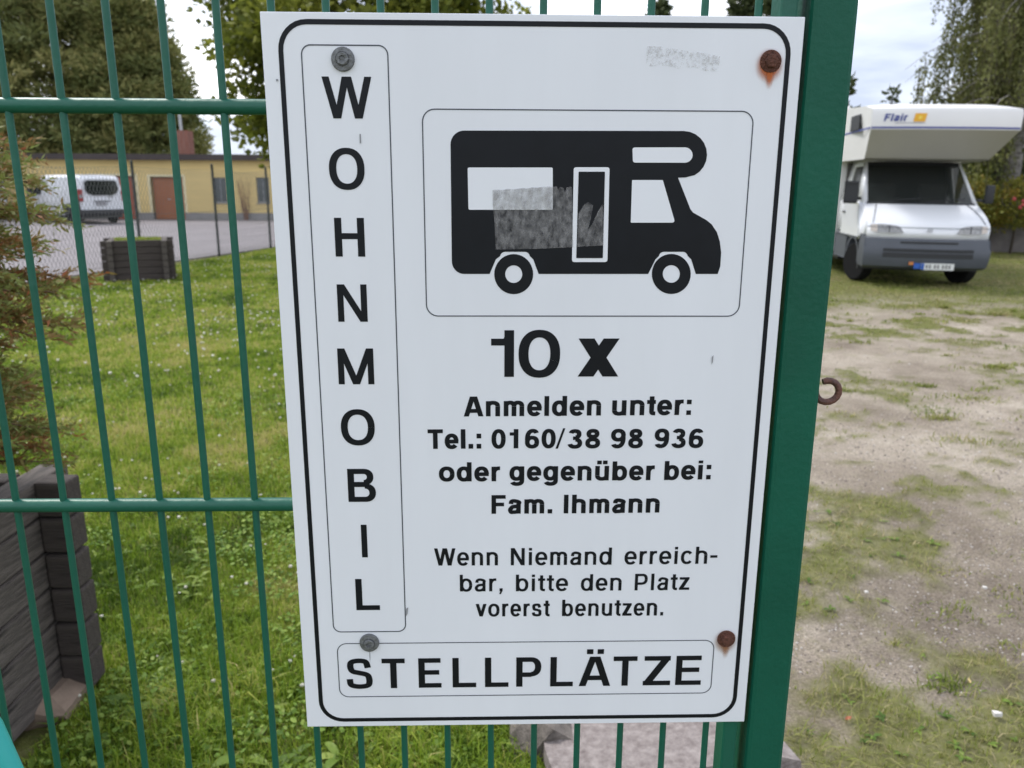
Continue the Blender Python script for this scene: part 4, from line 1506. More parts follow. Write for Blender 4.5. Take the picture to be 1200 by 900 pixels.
M_redfl = mat('red_blossom', (0.30, 0.03, 0.03), 0.6)
MBf = MB()
r = random.Random(4)
for k in range(7):
    q = Vector((13.2 + r.uniform(-.45, .7), 19.0 + r.uniform(-.1, .2), 1.28 + r.uniform(-.14, .14)))
    MBf.lathe([(0.01, -0.02), (0.045, 0), (0.05, 0.02), (0.02, 0.03)], Matrix.Translation(q) @ Matrix.Rotation(r.uniform(0.5, 1.5), 4, 'X'), 6)
o = MBf.build('red_flowers', M_redfl)
tag(o, 'small red blossoms on the shrub at the right edge', 'flowers', kind='stuff')

# ------------------------------------------------------------------ near conifer bush at the left edge
rng2 = np.random.default_rng(9)
M_thuja = leafmat('thuja_sprigs', [(0.36, 0.13, 0.055), (0.26, 0.16, 0.06), (0.18, 0.20, 0.055), (0.26, 0.32, 0.09)], 0.25)
bush = empty('thuja_bush', (-1.78, 1.16, 0.60))
tag(bush, 'conifer bush with reddish brown and green sprigs in the near planter at the left edge', 'bush')
mb = MB()
cen, dr, tn = [], [], []
r = random.Random(21)
mb.tube([(0, 0, 0), (0.03, 0, .4), (0, 0.02, .9), (0.02, 0, 1.35)], [0.035, 0.028, 0.018, 0.006], 7)
for i in range(430):
    zt = r.uniform(0.22, 1.12)
    a = r.uniform(-math.pi, math.pi)
    full = {True: 0.64, False: 0.45}[0.66 < zt < 0.98]
    if zt < 0.48: full = 0.54
    if zt > 0.98: full = 0.56
    L_ = full * r.uniform(0.7, 1.05)
    p = []
    for k in range(6):
        t = k / 5
        p.append(Vector((math.cos(a) * L_ * t, math.sin(a) * L_ * t, zt + 0.20 * t - 0.28 * t * t * L_ + r.uniform(-.012, .012))))
    mb.tube(p, [0.007, 0.006, 0.005, 0.004, 0.003, 0.0015], 5)
    tb = r.random()
    for j in range(46):
        k = r.uniform(1.0, 5) if r.random() > .25 else r.uniform(3.5, 5)
        q = p[int(k)].lerp(p[min(5, int(k) + 1)], k - int(k))
        u = Vector((math.cos(a + r.choice((-1, 1)) * r.uniform(.3, 1.1)), 0, 0))
        aa = a + r.choice((-1, 1)) * r.uniform(.2, 1.1)
        dv = Vector((math.cos(aa), math.sin(aa), r.uniform(-.45, .45))).normalized()
        ln = r.uniform(0.04, 0.11)
        for s_ in range(11):
            t = (s_ + r.random()) / 11
            c = q + dv * ln * t
            cen.append(c[:])
            dd = dv + Vector((r.gauss(0, .6), r.gauss(0, .6), r.gauss(0, .5)))
            dr.append(dd[:])
            tn.append(tb * 0.55 + 0.35 * (k / 5) * (0.4 + .6 * t) + r.gauss(0, .14))
mb.build('stem', mat('thuja_bark', (0.14, 0.08, 0.055), 0.9, noise=30, amt=0.4), bush, smooth=True)
o = leaf_cloud(np.array(cen), np.array(dr), 0.021, 'sprigs', M_thuja, bush, 0.28, tone=np.array(tn))
o['kind'] = 'stuff'

# grass in the far planter
p = np.stack([rng.uniform(-.37, .37, 1600), rng.uniform(-.37, .37, 1600)], -1)
o = blades(p, 0.10, 0.012, 'planter_grass', M_grass, 0.4, zf=0.0)
o.location = (-6.42, 13.85, 0.62)
o.rotation_euler = (0, 0, math.radians(21))
tag(o, 'grass growing out of the small far planter', 'grass', kind='stuff')

# ------------------------------------------------------------------ chain-link fence
cf = empty('chain_link_fence', (0, 0, 0))
tag(cf, 'grey chain-link fence with slim dark posts along the yard', 'fence')
fposts = [(-9.30, 8.3), (-8.36, 12.0), (-7.31, 15.98), (-6.56, 18.49), (-6.00, 20.95), (-5.40, 23.5), (-4.75, 26.0)]
FH = 2.06
M_fpost = mat('dark_green_post', (0.030, 0.042, 0.036), 0.6, noise=8, amt=0.3)
M_wire = mat('galvanised_wire', (0.11, 0.115, 0.11), 0.5, metal=0.1)
for i, (x, y) in enumerate(fposts):
    MB().tube([(0, 0, -0.1), (0, 0, FH + 0.05), (0, 0, FH + 0.06)], [0.03, 0.03, 0.012], 8).build('post', M_fpost, cf, autosmooth=50, loc=(x, y, 0))
for i in range(len(fposts) - 1):
    a, b_ = Vector((*fposts[i], 0)), Vector((*fposts[i + 1], 0))
    d_ = (b_ - a)
    ln = d_.length
    d_.normalize()
    a = a - Vector((-d_.y, d_.x, 0)) * 0.034
    nrm = Vector((-d_.y, d_.x, 0))
    cell = 0.095
    cols = int(ln / cell)
    rows = int(1.94 / cell)
    vs, fs = [], []
    rw = 0.0036
    for c in range(cols + 1):
        x0 = c * cell
        for rr in range(rows):
            z0 = 0.05 + rr * cell
            s_ = 1 if rr % 2 == 0 else -1
            for sg in (1, -1):
                xa = x0 + (0 if sg == 1 else 0)
                xb0 = x0 + (cell / 2 * (0 if rr % 2 == 0 else 1)) * sg
                xb1 = x0 + (cell / 2 * (1 if rr % 2 == 0 else 0)) * sg
                k = len(vs)
                for (xx, zz) in ((xb0, z0), (xb1, z0 + cell)):
                    P0 = a + d_ * xx + Vector((0, 0, zz)) + nrm * (0.002 * sg)
                    vs += [P0 + d_ * rw, P0 - d_ * rw * .6 + nrm * rw, P0 - d_ * rw * .6 - nrm * rw]
                fs += [(k, k + 1, k + 4, k + 3), (k + 1, k + 2, k + 5, k + 4), (k + 2, k, k + 3, k + 5)]
    o = obj('wire_mesh', vs, fs, M_wire, cf)
    o['kind'] = 'stuff'
    sag = Vector((0, 0, 0.03 * (1 + i % 2)))
    for z in (0.08, 1.05, 1.99):
        MB().tube([a + Vector((0, 0, z)), a + d_ * ln * .5 + Vector((0, 0, z)) - sag * (z / 2), a + d_ * ln + Vector((0, 0, z))], 0.0035, 5).build('tension_wire', M_wire, cf)

# ------------------------------------------------------------------ garages
GY = 38.5
gar = empty('garage_building', (-12, GY, 0))
tag(gar, 'long flat-roofed yellow garage building with reddish doors behind the yard', 'building')
GM = Matrix.Translation((12, -GY, 0))


def GX(px, py): return at(px, py, GY)


def gbox(a, b_, name, mt, bevel=0.0, par=gar):
    return MB().box(a, b_, 0, GM).build(name, mt, par, bevel=bevel)


M_yel = mat('yellow_render', (0.74, 0.57, 0.25), 0.9, noise=0.6, amt=0.12, bump=0.2, bscale=30)
M_cream = mat('cream_surround', (0.74, 0.66, 0.42), 0.85)
M_plinth = mat('plinth_grey', (0.30, 0.29, 0.29), 0.9, noise=2, amt=0.2)
M_fascia = mat('bitumen_fascia', (0.062, 0.050, 0.048), 0.8, noise=1.2, amt=0.3)
M_gdoor = mat('brown_red_door', (0.36, 0.13, 0.055), 0.6, noise=3, amt=0.15)
M_gdoor2 = mat('red_door', (0.38, 0.105, 0.06), 0.6, noise=3, amt=0.15)
M_pane = mat('window_pane', (0.06, 0.075, 0.085), 0.12, spec=0.8)
M_frame = mat('window_frame', (0.22, 0.24, 0.26), 0.5)
M_grey_metal = mat('grey_metal', (0.4, 0.41, 0.42), 0.4, metal=0.5)
zt, zb = GX(60, 187).z, 0.34
GL, GR = -23.2, -3.2
d1 = (GX(119, 205).x, GX(157.5, 205).x, GX(140, 206).z)
d2 = (GX(175.5, 207).x, GX(213.5, 207).x, GX(190, 207).z)
w1 = (GX(249, 208).x, GX(264.5, 208).x, GX(256, 237.5).z, GX(256, 208).z)
w2 = (GX(299.5, 208).x, GX(314.5, 208).x, GX(305, 237.5).z, GX(305, 208).z)
w3 = (-7.6, -6.95, w1[2], w1[3])
# wall pieces between the openings
ops = sorted([(d1[0], d1[1], 0, d1[2]), (d2[0], d2[1], 0, d2[2]), w1, w2, w3])
x = GL
for a, b_, lo, hi in ops:
    gbox((x, GY, zb if x else 0), (a, GY + 0.3, zt), 'wall', M_yel)
    gbox((a, GY + 0.001, hi), (b_, GY + 0.3, zt), 'wall', M_yel)
    if lo > 0:
        gbox((a, GY + 0.001, zb), (b_, GY + 0.3, lo), 'wall', M_yel)
    x = b_
gbox((x, GY, zb), (GR, GY + 0.3, zt), 'wall', M_yel)
gbox((GL, GY + 0.31, 0), (GL + 0.3, GY + 8, zt), 'wall', M_yel)
gbox((GR - 0.3, GY + 0.31, 0), (GR, GY + 8, zt), 'wall', M_yel)
gbox((GL, GY + 8.01, 0), (GR, GY + 8.3, zt), 'wall', M_yel)
x = GL
for a, b_ in ((d1[0], d1[1]), (d2[0], d2[1]), (GR, GR)):
    gbox((x, GY - 0.03, -0.05), (a, GY + 0.28, zb - 0.002), 'plinth', M_plinth)
    x = b_
gbox((GL - 0.25, GY - 0.35, zt + 0.002), (GR + 0.25, GY + 8.5, GX(60, 181).z + 0.04), 'roof', M_fascia)
for (a, b_, hi), mt_ in ((d1, M_gdoor2), (d2, M_gdoor)):
    dr_ = gbox((a + 0.05, GY + 0.16, 0.03), (b_ - 0.05, GY + 0.2, hi - 0.04), 'garage_door', mt_)
    wd_ = (b_ - a - 0.1)
    for k in range(1, 4):
        MB().box((a + 0.06, GY + 0.152, hi * k / 4), (b_ - 0.06, GY + 0.159, hi * k / 4 + 0.02), 0, GM).build('rib', mt_, dr_)
    MB().box(((a + b_) / 2 - 0.08, GY + 0.13, 0.95), ((a + b_) / 2 + 0.08, GY + 0.15, 0.99), 0, GM).build('handle', M_grey_metal, dr_)
    gbox((a - 0.13, GY - 0.012, zb), (a, GY + 0.1, hi + 0.1), 'door_surround', M_cream)
    gbox((b_, GY - 0.012, zb), (b_ + 0.13, GY + 0.1, hi + 0.1), 'door_surround', M_cream)
    gbox((a, GY - 0.0115, hi), (b_, GY + 0.1, hi + 0.1), 'door_surround', M_cream)
for a, b_, lo, hi in (w1, w2, w3):
    f_ = MB()
    for q in (((a, GY + 0.1, lo), (a + 0.05, GY + 0.15, hi)), ((b_ - 0.05, GY + 0.1, lo), (b_, GY + 0.15, hi)),
              ((a + 0.05, GY + 0.1, lo), (b_ - 0.05, GY + 0.15, lo + 0.05)), ((a + 0.05, GY + 0.1, hi - 0.05), (b_ - 0.05, GY + 0.15, hi)),
              (((a + b_) / 2 - .02, GY + 0.1, lo + .05), ((a + b_) / 2 + .02, GY + 0.145, hi - .05))):
        f_.box(*q, 0, GM)
    fr = f_.build('window_frame', M_frame, gar)
    MB().box((a + 0.05, GY + 0.12, lo + 0.05), (b_ - 0.05, GY + 0.13, hi - 0.05), 0, GM).build('pane', M_pane, fr)
    gbox((a - 0.04, GY - 0.05, lo - 0.05), (b_ + 0.04, GY + 0.095, lo - 0.002), 'sill', M_plinth)
# chimney of bricks, courses as pieces
M_brick = mat('red_brick', (0.30, 0.12, 0.085), 0.9, noise=7, amt=0.3)
M_mortar = mat('mortar', (0.36, 0.32, 0.29), 0.95)
cq = at(216, 166, GY + 2)
cz0, cz1 = GX(60, 181).z + 0.03, at(216, 154, GY + 2).z
hw = (at(225, 166, GY + 2).x - at(208.5, 166, GY + 2).x) / 2
chm = MB().box((cq.x - hw + .012, GY + 2 - hw + .012, cz0), (cq.x + hw - .012, GY + 2 + hw - .012, cz1 - .01), 0, GM).build('chimney', M_mortar, gar)
bk = MB()
row = 0
z = cz0
while z < cz1 - 0.02:
    nb = 3
    wdt = 2 * hw / nb
    for k in range(nb):
        for side in (0, 1):
            x0 = cq.x - hw + k * wdt + 0.008
            yy = GY + 2 - hw if side == 0 else GY + 2 + hw - 0.1
            bk.box((x0, yy, z + 0.006), (x0 + wdt - 0.016, yy + 0.1, z + 0.072), 0, GM)
            if 0 < k < 2:
                xx = cq.x - hw if side == 0 else cq.x + hw - 0.1
                bk.box((xx, GY + 2 - hw + 0.11, z + 0.006), (xx + 0.1, GY + 2 + hw - 0.11, z + 0.072), 0, GM)
    z += 0.08
o = bk.build('bricks', M_brick, chm)
o['kind'] = 'stuff'
fl = at(213, 130, GY + 2)
MB().tube([(cq.x - 0.1 + 12, 2, cz1 - .02), (cq.x - 0.12 + 12, 2, fl.z)], 0.075, 12).build('flue_pipe', M_grey_metal, gar, autosmooth=50)
# bare climbing twigs against the wall between the windows
tw = MB()
r = random.Random(17)
for k in range(16):
    q = GX(290 + r.uniform(-3, 3), 257)
    pts_ = [(q.x, GY - 0.15, 0.0)]
    dx = r.uniform(-.09, .09)
    for j in range(1, 7):
        pts_.append((q.x + dx * j + r.uniform(-.05, .05), GY - 0.15 + r.uniform(-.05, .05), 0.33 * j * r.uniform(.9, 1.05)))
    tw.tube(pts_, [0.014, .012, .01, .008, .006, .005, .003], 4)
tag(tw.build('bare_shrub', mat('brown_twigs', (0.22, 0.11, 0.07), 0.9)), 'leafless reddish shrub against the yellow wall between the windows', 'shrub')


# ------------------------------------------------------------------ vehicles
M_wpaint = mat('white_car_paint', (0.76, 0.78, 0.82), 0.25, spec=0.5, coat=0.4, noise=1.5, amt=0.03)
M_glass = mat('car_glass', (0.012, 0.016, 0.016), 0.06, spec=0.8)
M_screen = mat('windscreen_glass', (0.02, 0.026, 0.026), 0.06, spec=0.8)
M_screen.node_tree.nodes['Principled BSDF'].inputs['Alpha'].default_value = 0.62
M_black = mat('black_plastic', (0.022, 0.024, 0.028), 0.55)
M_bump = mat('grey_bumper_plastic', (0.085, 0.095, 0.115), 0.55, noise=3, amt=0.15)
M_tyre = mat('tyre_rubber', (0.012, 0.012, 0.013), 0.95, bump=0.3, bscale=60, spec=0.15)
M_rim = mat('steel_rim', (0.46, 0.46, 0.47), 0.45, metal=0.1, noise=20, amt=0.3)
M_lamp = mat('headlamp_glass', (0.42, 0.42, 0.43), 0.15, spec=0.8, noise=18, amt=0.55)
M_amber = mat('amber_lens', (0.55, 0.20, 0.06), 0.3)
M_redl = mat('red_lens', (0.30, 0.03, 0.03), 0.3)
M_plate = mat('plate_white', (0.70, 0.71, 0.70), 0.5)
M_blue = mat('blue_print', (0.05, 0.07, 0.28), 0.5)
M_blue2 = mat('plate_blue', (0.02, 0.10, 0.42), 0.5)
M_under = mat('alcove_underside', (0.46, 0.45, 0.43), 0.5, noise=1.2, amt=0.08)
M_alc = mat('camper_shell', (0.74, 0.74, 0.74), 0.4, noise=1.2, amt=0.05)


def wheel(root, x, y, r_, w_, name='wheel', steer=0.0):
    Mw = Matrix.Translation((x, y, r_)) @ Matrix.Rotation(steer, 4, 'Z') @ Matrix.Rotation(math.radians(90), 4, 'Y')
    s_ = 1
    ty = MB().lathe([(r_ * .66, -w_ / 2), (r_ * .93, -w_ / 2), (r_, -w_ * .38), (r_, w_ * .38), (r_ * .93, w_ / 2), (r_ * .66, w_ / 2), (r_ * .62, w_ * .3), (r_ * .62, -w_ * .3)], Mw, 28)
    o = ty.build(name, M_tyre, root, autosmooth=35)
    out = -1 if x < 0 else 1
    rm = MB().lathe([(r_ * .645, out * w_ * .42), (r_ * .60, out * w_ * .47), (r_ * .54, out * w_ * .36), (r_ * .34, out * w_ * .30), (r_ * .28, out * w_ * .44), (r_ * .12, out * w_ * .46)], Mw, 24)
    ro = rm.build('rim', M_rim, o, autosmooth=35)
    hb = MB()
    for k in range(8):
        a = k * math.pi / 4
        Mh = Mw @ Matrix.Translation((r_ * .44 * math.cos(a), r_ * .44 * math.sin(a), out * w_ * .325)) @ Matrix.Rotation(a, 4, 'Z')
        hb.box((-r_ * .055, -r_ * .04, -0.006), (r_ * .055, r_ * .04, 0.008), 0, Mh)
    hb.build('rim_hole', M_black, ro)
    return o


def strip_surface(prof, u=9, bow=0.06, top_round=0.0):
    """prof: (y, z, halfwidth); grid across the width with a bowed front"""
    vs, fs = [], []
    for (y, z, hw_) in prof:
        for k in range(u):
            t = -1 + 2 * k / (u - 1)
            vs.append((t * hw_, y + bow * abs(t) ** 2.6, z))
    for i in range(len(prof) - 1):
        for k in range(u - 1):
            q = i * u + k
            fs.append((q, q + 1, q + u + 1, q + u))
    return vs, fs


def side_panel(edge_pts, back_y, s, xin=0.0):
    """closed side of the cab: from the front strip's edge back to back_y"""
    return None


# ---- camper van (alcove), front towards -Y. origin: ground, middle of the front axle
RVP, RVR = (7.48, 13.49, 0.0), math.radians(-10.2)
rv = empty('camper_van', RVP, RVR)
rv.rotation_euler = (0, math.radians(0.7), RVR)
tag(rv, 'white alcove camper van with grey bumper parked on the grass at right', 'camper van')
BOW = 0.13
HW = 1.0
cabin = MB()
prof_l = [(-0.845, 0.79, 0.985), (-0.86, 0.98, 0.985)]                        # nose panel
prof_h = [(-0.86, 0.98, 0.985), (-0.83, 1.06, 0.98), (-0.70, 1.17, 0.965), (-0.48, 1.29, 0.95), (-0.27, 1.38, 0.93)]
prof_w = [(-0.27, 1.385, 0.86), (-0.02, 1.62, 0.845), (0.22, 1.86, 0.82), (0.42, 2.06, 0.79)]
nose = cabin
v_, f_ = strip_surface(prof_l, bow=BOW)
nose.add(v_, f_)
# sides of the cab with window opening
for s in (-1, 1):
    def Pt(y, z, hw_): return (s * hw_, y + BOW, z)
    low = [Pt(-0.84, 0.86, 0.985), Pt(-0.50, 0.86, 0.992), (s * 1.0, -0.40, 0.86), (s * 1.0, -0.30, 0.76), (s * 1.0, 0.42, 0.76), (s * 1.0, 0.44, 0.86), (s * 1.0, 1.35, 0.86)]
    belt = [Pt(-0.86, 0.98, 0.985), Pt(-0.70, 1.17, 0.97), Pt(-0.27, 1.385, 0.945), (s * 0.98, 0.05, 1.40), (s * 0.985, 0.50, 1.40), (s * 0.985, 1.0, 1.40), (s * 0.985, 1.35, 1.40)]
    cabin.add(low + belt, [(0, 1, 8, 7), (1, 2, 9, 8), (2, 3, 10, 9), (3, 4, 11, 10), (4, 5, 12, 11), (5, 6, 13, 12)])
    # pillars / upper frame
    A0, A1 = (s * 0.945, -0.27 + BOW, 1.385), (s * 0.80, 0.42 + BOW * .8, 2.12)
    B0, B1 = (s * 0.875, -0.27 + BOW * .9, 1.386), (s * 0.775, 0.42 + BOW * .7, 2.08)
    C0, C1 = (s * 0.975, 0.02 + BOW, 1.401), (s * 0.82, 0.60, 2.12)
    cabin.add([A0, A1, B0, B1, C0, C1], [(0, 1, 3, 2), (0, 4, 5, 1)])
    cabin.add([(s * 0.98, 1.0, 1.401), (s * 0.98, 1.35, 1.401), (s * 0.84, 1.35, 2.12), (s * 0.84, 1.02, 2.12), (s * 0.826, 0.60, 2.12), (s * 0.84, 0.60, 2.02), (s * 0.85, 1.02, 2.02)],
              [(0, 1, 2, 3, 6), (4, 3, 6, 5)])
cabin.add([(-0.82, 0.50, 2.121), (0.82, 0.50, 2.121), (0.84, 1.35, 2.125), (-0.84, 1.35, 2.125)], [(0, 1, 2, 3)])
cb = cabin.build('cab_body', M_wpaint, rv, autosmooth=35)
md = cb.modifiers.new('solid', 'SOLIDIFY'); md.thickness = 0.02; md.offset = -1
v_, f_ = strip_surface(prof_h, bow=BOW)
hd_ = MB().add(v_, f_).build('bonnet', M_wpaint, rv, autosmooth=40)
v_, f_ = strip_surface(prof_w, bow=BOW * .85)
ws_ = MB().add([(a, b_ - 0.004, c) for a, b_, c in v_], f_).build('windscreen', M_screen, rv, smooth=True)
v_, f_ = strip_surface([(-0.868, 0.99, 0.985), (-0.866, 1.0, 0.985)], bow=BOW, u=11)
MB().add([(a, b_ - 0.004, c) for a, b_, c in v_], f_).build('panel_gap', M_bump, hd_)
for s in (-1, 1):
    MB().tube([(s * 0.74, -0.25 + BOW * .4, 1.386), (s * 0.80, -0.48 + BOW * .55, 1.297), (s * 0.86, -0.70 + BOW * .7, 1.176), (s * 0.90, -0.83 + BOW * .78, 1.066)], 0.006, 4).build('panel_gap', M_bump, hd_)
# black surround of the windscreen
sur = MB()
sur.add([(-0.90, -0.265 + BOW * .93, 1.375), (0.90, -0.265 + BOW * .93, 1.375), (0.86, -0.25 + BOW * .85, 1.40), (-0.86, -0.25 + BOW * .85, 1.40)], [(0, 1, 2, 3)])
v_, f_ = strip_surface([(-0.285, 1.372, 0.90), (-0.262, 1.402, 0.885)], bow=BOW * .9)
MB().add([(a, b_ - 0.012, c) for a, b_, c in v_], f_).build('windscreen_seal', M_black, ws_)
v_, f_ = strip_surface([(0.39, 2.03, 0.82), (0.45, 2.105, 0.82)], bow=BOW * .8)
MB().add([(a, b_ - 0.012, c) for a, b_, c in v_], f_).build('windscreen_seal', M_black, ws_)
for x0, x1 in ((-0.62, 0.0), (0.05, 0.70)):
    MB().tube([(x0, -0.30, 1.405), ((x0 + x1) / 2, -0.255, 1.45), (x1, -0.235, 1.475)], 0.009, 5).build('wiper', M_black, rv)
# interior: seats, dashboard, curtain seen through the side glass
ints = MB()
for x0 in (-0.72, 0.18):
    ints.box((x0, 0.55, 0.95), (x0 + 0.5, 0.70, 1.72), 0.04)
ints.box((-0.85, 0.0, 1.05), (0.85, 0.25, 1.33), 0.03)
ints.box((-0.93, 1.30, 0.9), (0.93, 1.34, 2.1))
ints.build('cab_seats', mat('seat_fabric', (0.10, 0.095, 0.09), 0.9), rv)
# bumper and grille
v_, f_ = strip_surface([(-0.80, 0.30, 0.97), (-0.88, 0.34, 1.0), (-0.93, 0.48, 1.015), (-0.93, 0.62, 1.02), (-0.895, 0.70, 1.015), (-0.885, 0.77, 1.005), (-0.87, 0.808, 1.0), (-0.83, 0.812, 0.99)], bow=BOW, u=11)
bmp = MB().add(v_, f_)
for s in (-1, 1):
    bmp.add([(s * 0.97, -0.80 + BOW, 0.30), (s * 1.0, -0.88 + BOW, 0.34), (s * 1.015, -0.93 + BOW, 0.48), (s * 1.02, -0.93 + BOW, 0.62), (s * 1.005, -0.885 + BOW, 0.80), (s * 0.99, -0.83 + BOW, 0.862),
             (s * 1.012, -0.50, 0.858), (s * 1.012, -0.44, 0.70), (s * 1.01, -0.42, 0.45), (s * 1.0, -0.42, 0.33)],
            [(0, 1, 2, 8, 9), (2, 3, 7, 8), (3, 4, 5, 6, 7)])
bo = bmp.build('bumper', M_bump, rv, autosmooth=40)
for (z0, z1, hx, yf) in ((0.50, 0.575, 0.72, -0.936), (0.595, 0.645, 0.72, -0.936), (0.735, 0.765, 0.46, -0.897)):
    v_, f_ = strip_surface([(yf - 0.004, z0, hx), (yf - 0.004, z1, hx)], bow=BOW * (hx / 1.0) ** 2.6, u=9)
    MB().add(v_, f_).build('grille_slot', M_black, bo)
# headlamps (two halves each), emblem, plate
for s in (-1, 1):
    def hp(t, z, off): # point on the bowed nose
        return (s * t, -0.862 - off + BOW * abs(t) ** 2.6, z)
    x0, x1 = 0.42, 0.93
    pts_ = [hp(x0, 0.905, .012), hp(.6, 0.895, .014), hp(.8, 0.90, .014), hp(x1, 0.925, .012), hp(x1 + .01, 1.035, -.01), hp(.78, 1.045, -.006), hp(.58, 1.03, -.004), hp(x0 + .06, 1.005, -.004)]
    hl = MB().add(pts_, [(0, 1, 6, 7), (1, 2, 5, 6), (2, 3, 4, 5)])
    ho = hl.build('headlight', M_lamp, rv, smooth=True)
    MB().add([hp(0.83, 0.915, .016), hp(0.93, 0.927, .014), hp(0.935, 1.03, -.006), hp(0.835, 1.038, -.002)], [(0, 1, 2, 3)]).build('indicator', mat('clear_lens', (0.62, 0.55, 0.50), 0.2), ho)
    MB().add([hp(0.64, 0.91, .016), hp(0.655, 0.91, .016), hp(0.655, 1.035, 0.0), hp(0.64, 1.035, 0.0)], [(0, 1, 2, 3)]).build('lamp_divider', M_black, ho)
em = MB()
for k in range(3):
    x0 = -0.05 + 0.03 * k
    em.add([(x0 - 0.012, -0.878, 0.925), (x0 + 0.008, -0.878, 0.925), (x0 + 0.030, -0.866, 0.995), (x0 + 0.010, -0.866, 0.995)], [(0, 1, 2, 3)])
em.build('emblem', M_grey_metal, rv)
pl = MB().box((-0.10, -0.958, 0.305), (0.42, -0.945, 0.415)).build('number_plate', M_plate, rv)
MB().box((-0.10, -0.961, 0.308), (-0.055, -0.9585, 0.412)).build('plate_band', M_blue2, pl)
MB().box((-0.22, -0.952, 0.32), (-0.11, -0.945, 0.41)).build('plate_corner', M_blue2, pl)
MB().box((-0.30, -0.945, 0.38), (-0.225, -0.936, 0.43)).build('reflector', M_amber, bo)
pm = MB()
for k, x0 in enumerate((-0.03, 0.02, 0.10, 0.15, 0.23, 0.28, 0.33)):
    pm.box((x0, -0.9612, 0.33), (x0 + 0.032, -0.9590, 0.39 + 0.002 * (k % 3)))
pm.build('plate_marks', mat('plate_print', (0.22, 0.22, 0.22), 0.6), pl)['kind'] = 'stuff'
# doors with windows, mirrors
for s in (-1, 1):
    x_ = s * 1.004
    dn = MB().add([(x_, -0.28, 0.80), (x_, 0.99, 0.80), (s * 0.992, 0.99, 1.385), (s * 0.992, 0.02, 1.385), (s * 0.985, -0.10, 1.33)], [(0, 1, 2, 3, 4)]).build('door', M_wpaint, rv)
    md = dn.modifiers.new('solid', 'SOLIDIFY'); md.thickness = 0.012; md.offset = 0
    MB().add([(s * 0.972, 0.10, 1.405), (s * 0.972, 0.98, 1.405), (s * 0.858, 0.99, 2.015), (s * 0.850, 0.62, 2.015)], [(0, 1, 2, 3)]).build('door_window', M_screen, dn)
    MB().box((s * 1.005, 0.80, 1.18), (s * 1.022, 0.93, 1.215)).build('door_handle', M_black, dn)
    MB().box((s * 1.006, -0.27, 0.775), (s * 1.016, 1.33, 0.80)).build('side_moulding', M_bump, rv)
    mr = MB()
    mr.tube([(s * 0.96, 0.00, 1.46), (s * 1.10, -0.03, 1.44)], 0.025, 8)
    mo = mr.build('mirror', M_black, rv, smooth=True)
    MB().box((s * 1.08, -0.10, 1.40), (s * 1.22, 0.0, 1.72), 0.035).build('mirror_housing', M_black, mo, autosmooth=40)
# wheel arch lining + wheels
MB().box((-0.985, -0.42, 0.25), (0.985, -0.36, 0.80)).box((-0.76, -0.36, 0.24), (0.76, 1.2, 0.80)).box((-0.95, 1.2, 0.28), (0.95, 5.3, 0.419)).build('underbody', M_black, rv)
for s in (-1, 1):
    wheel(rv, s * 0.87, 0.0, 0.335, 0.20, steer=math.radians(20))
    wheel(rv, s * 0.90, 3.6, 0.335, 0.21)
    ar = MB()
    for k in range(9):
        a0, a1 = math.pi * k / 9, math.pi * (k + 1) / 9
        for rr0, rr1 in ((0.40, 0.45),):
            ar.add([(s * 1.008, rr0 * math.cos(a0), .36 + rr0 * math.sin(a0)), (s * 1.008, rr1 * math.cos(a0), .36 + rr1 * math.sin(a0)), (s * 1.008, rr1 * math.cos(a1), .36 + rr1 * math.sin(a1)), (s * 1.008, rr0 * math.cos(a1), .36 + rr0 * math.sin(a1))], [(0, 1, 2, 3)])
    ar.build('wheel_arch', M_bump, rv)
    MB().box((s * 0.80, 0.46, 0.36), (s * 1.0, 1.38, 0.775), 0.01).build('sill_panel', M_bump, rv)
# living body
bx_ = MB().box((-1.12, 1.40, 0.42), (1.12, 5.6, 3.12), 0.05)
lb_ = bx_.build('living_body', M_alc, rv, autosmooth=40)
for s in (-1, 1):
    w_ = MB().box((s * 1.121, 2.0, 1.5), (s * 1.145, 2.9, 2.1), 0.008).build('side_window', M_black, lb_)
    MB().box((s * 1.146, 2.04, 1.54), (s * 1.15, 2.86, 2.06)).build('pane', M_glass, w_)
# alcove: side outline, narrower towards the bottom
AF = -0.95                                    # front of the alcove
sec = [  # y, z, halfwidth along the front silhouette, going round
    (AF + 0.03, 2.91, 1.15), (AF, 2.84, 1.16), (AF + 0.005, 2.575, 1.15), (AF + 0.72, 2.15, 1.02), (AF + 0.80, 2.13, 1.01)]
alv = MB()
u = 9
vs, fs = [], []
for (y, z, hw_) in sec:
    for k in range(u):
        t = -1 + 2 * k / (u - 1)
        vs.append((t * hw_, y + 0.10 * abs(t) ** 2.5 * (1 if z > 2.5 else 0.6), z))
for i in range(1):
    pass
top0 = len(vs)
for (y, z, hw_) in ((AF + 0.60, 3.02, 1.14), (1.42, 3.12, 1.125)):
    for k in range(u):
        t = -1 + 2 * k / (u - 1)
        vs.append((t * hw_, y + 0.05 * abs(t) ** 2.5, z - 0.03 * abs(t) ** 6))
for r0, r1 in ((top0 + u, top0), (top0, 0), (0, u), (u, 2 * u)):
    for k in range(u - 1):
        fs.append((r0 + k, r0 + k + 1, r1 + k + 1, r1 + k))
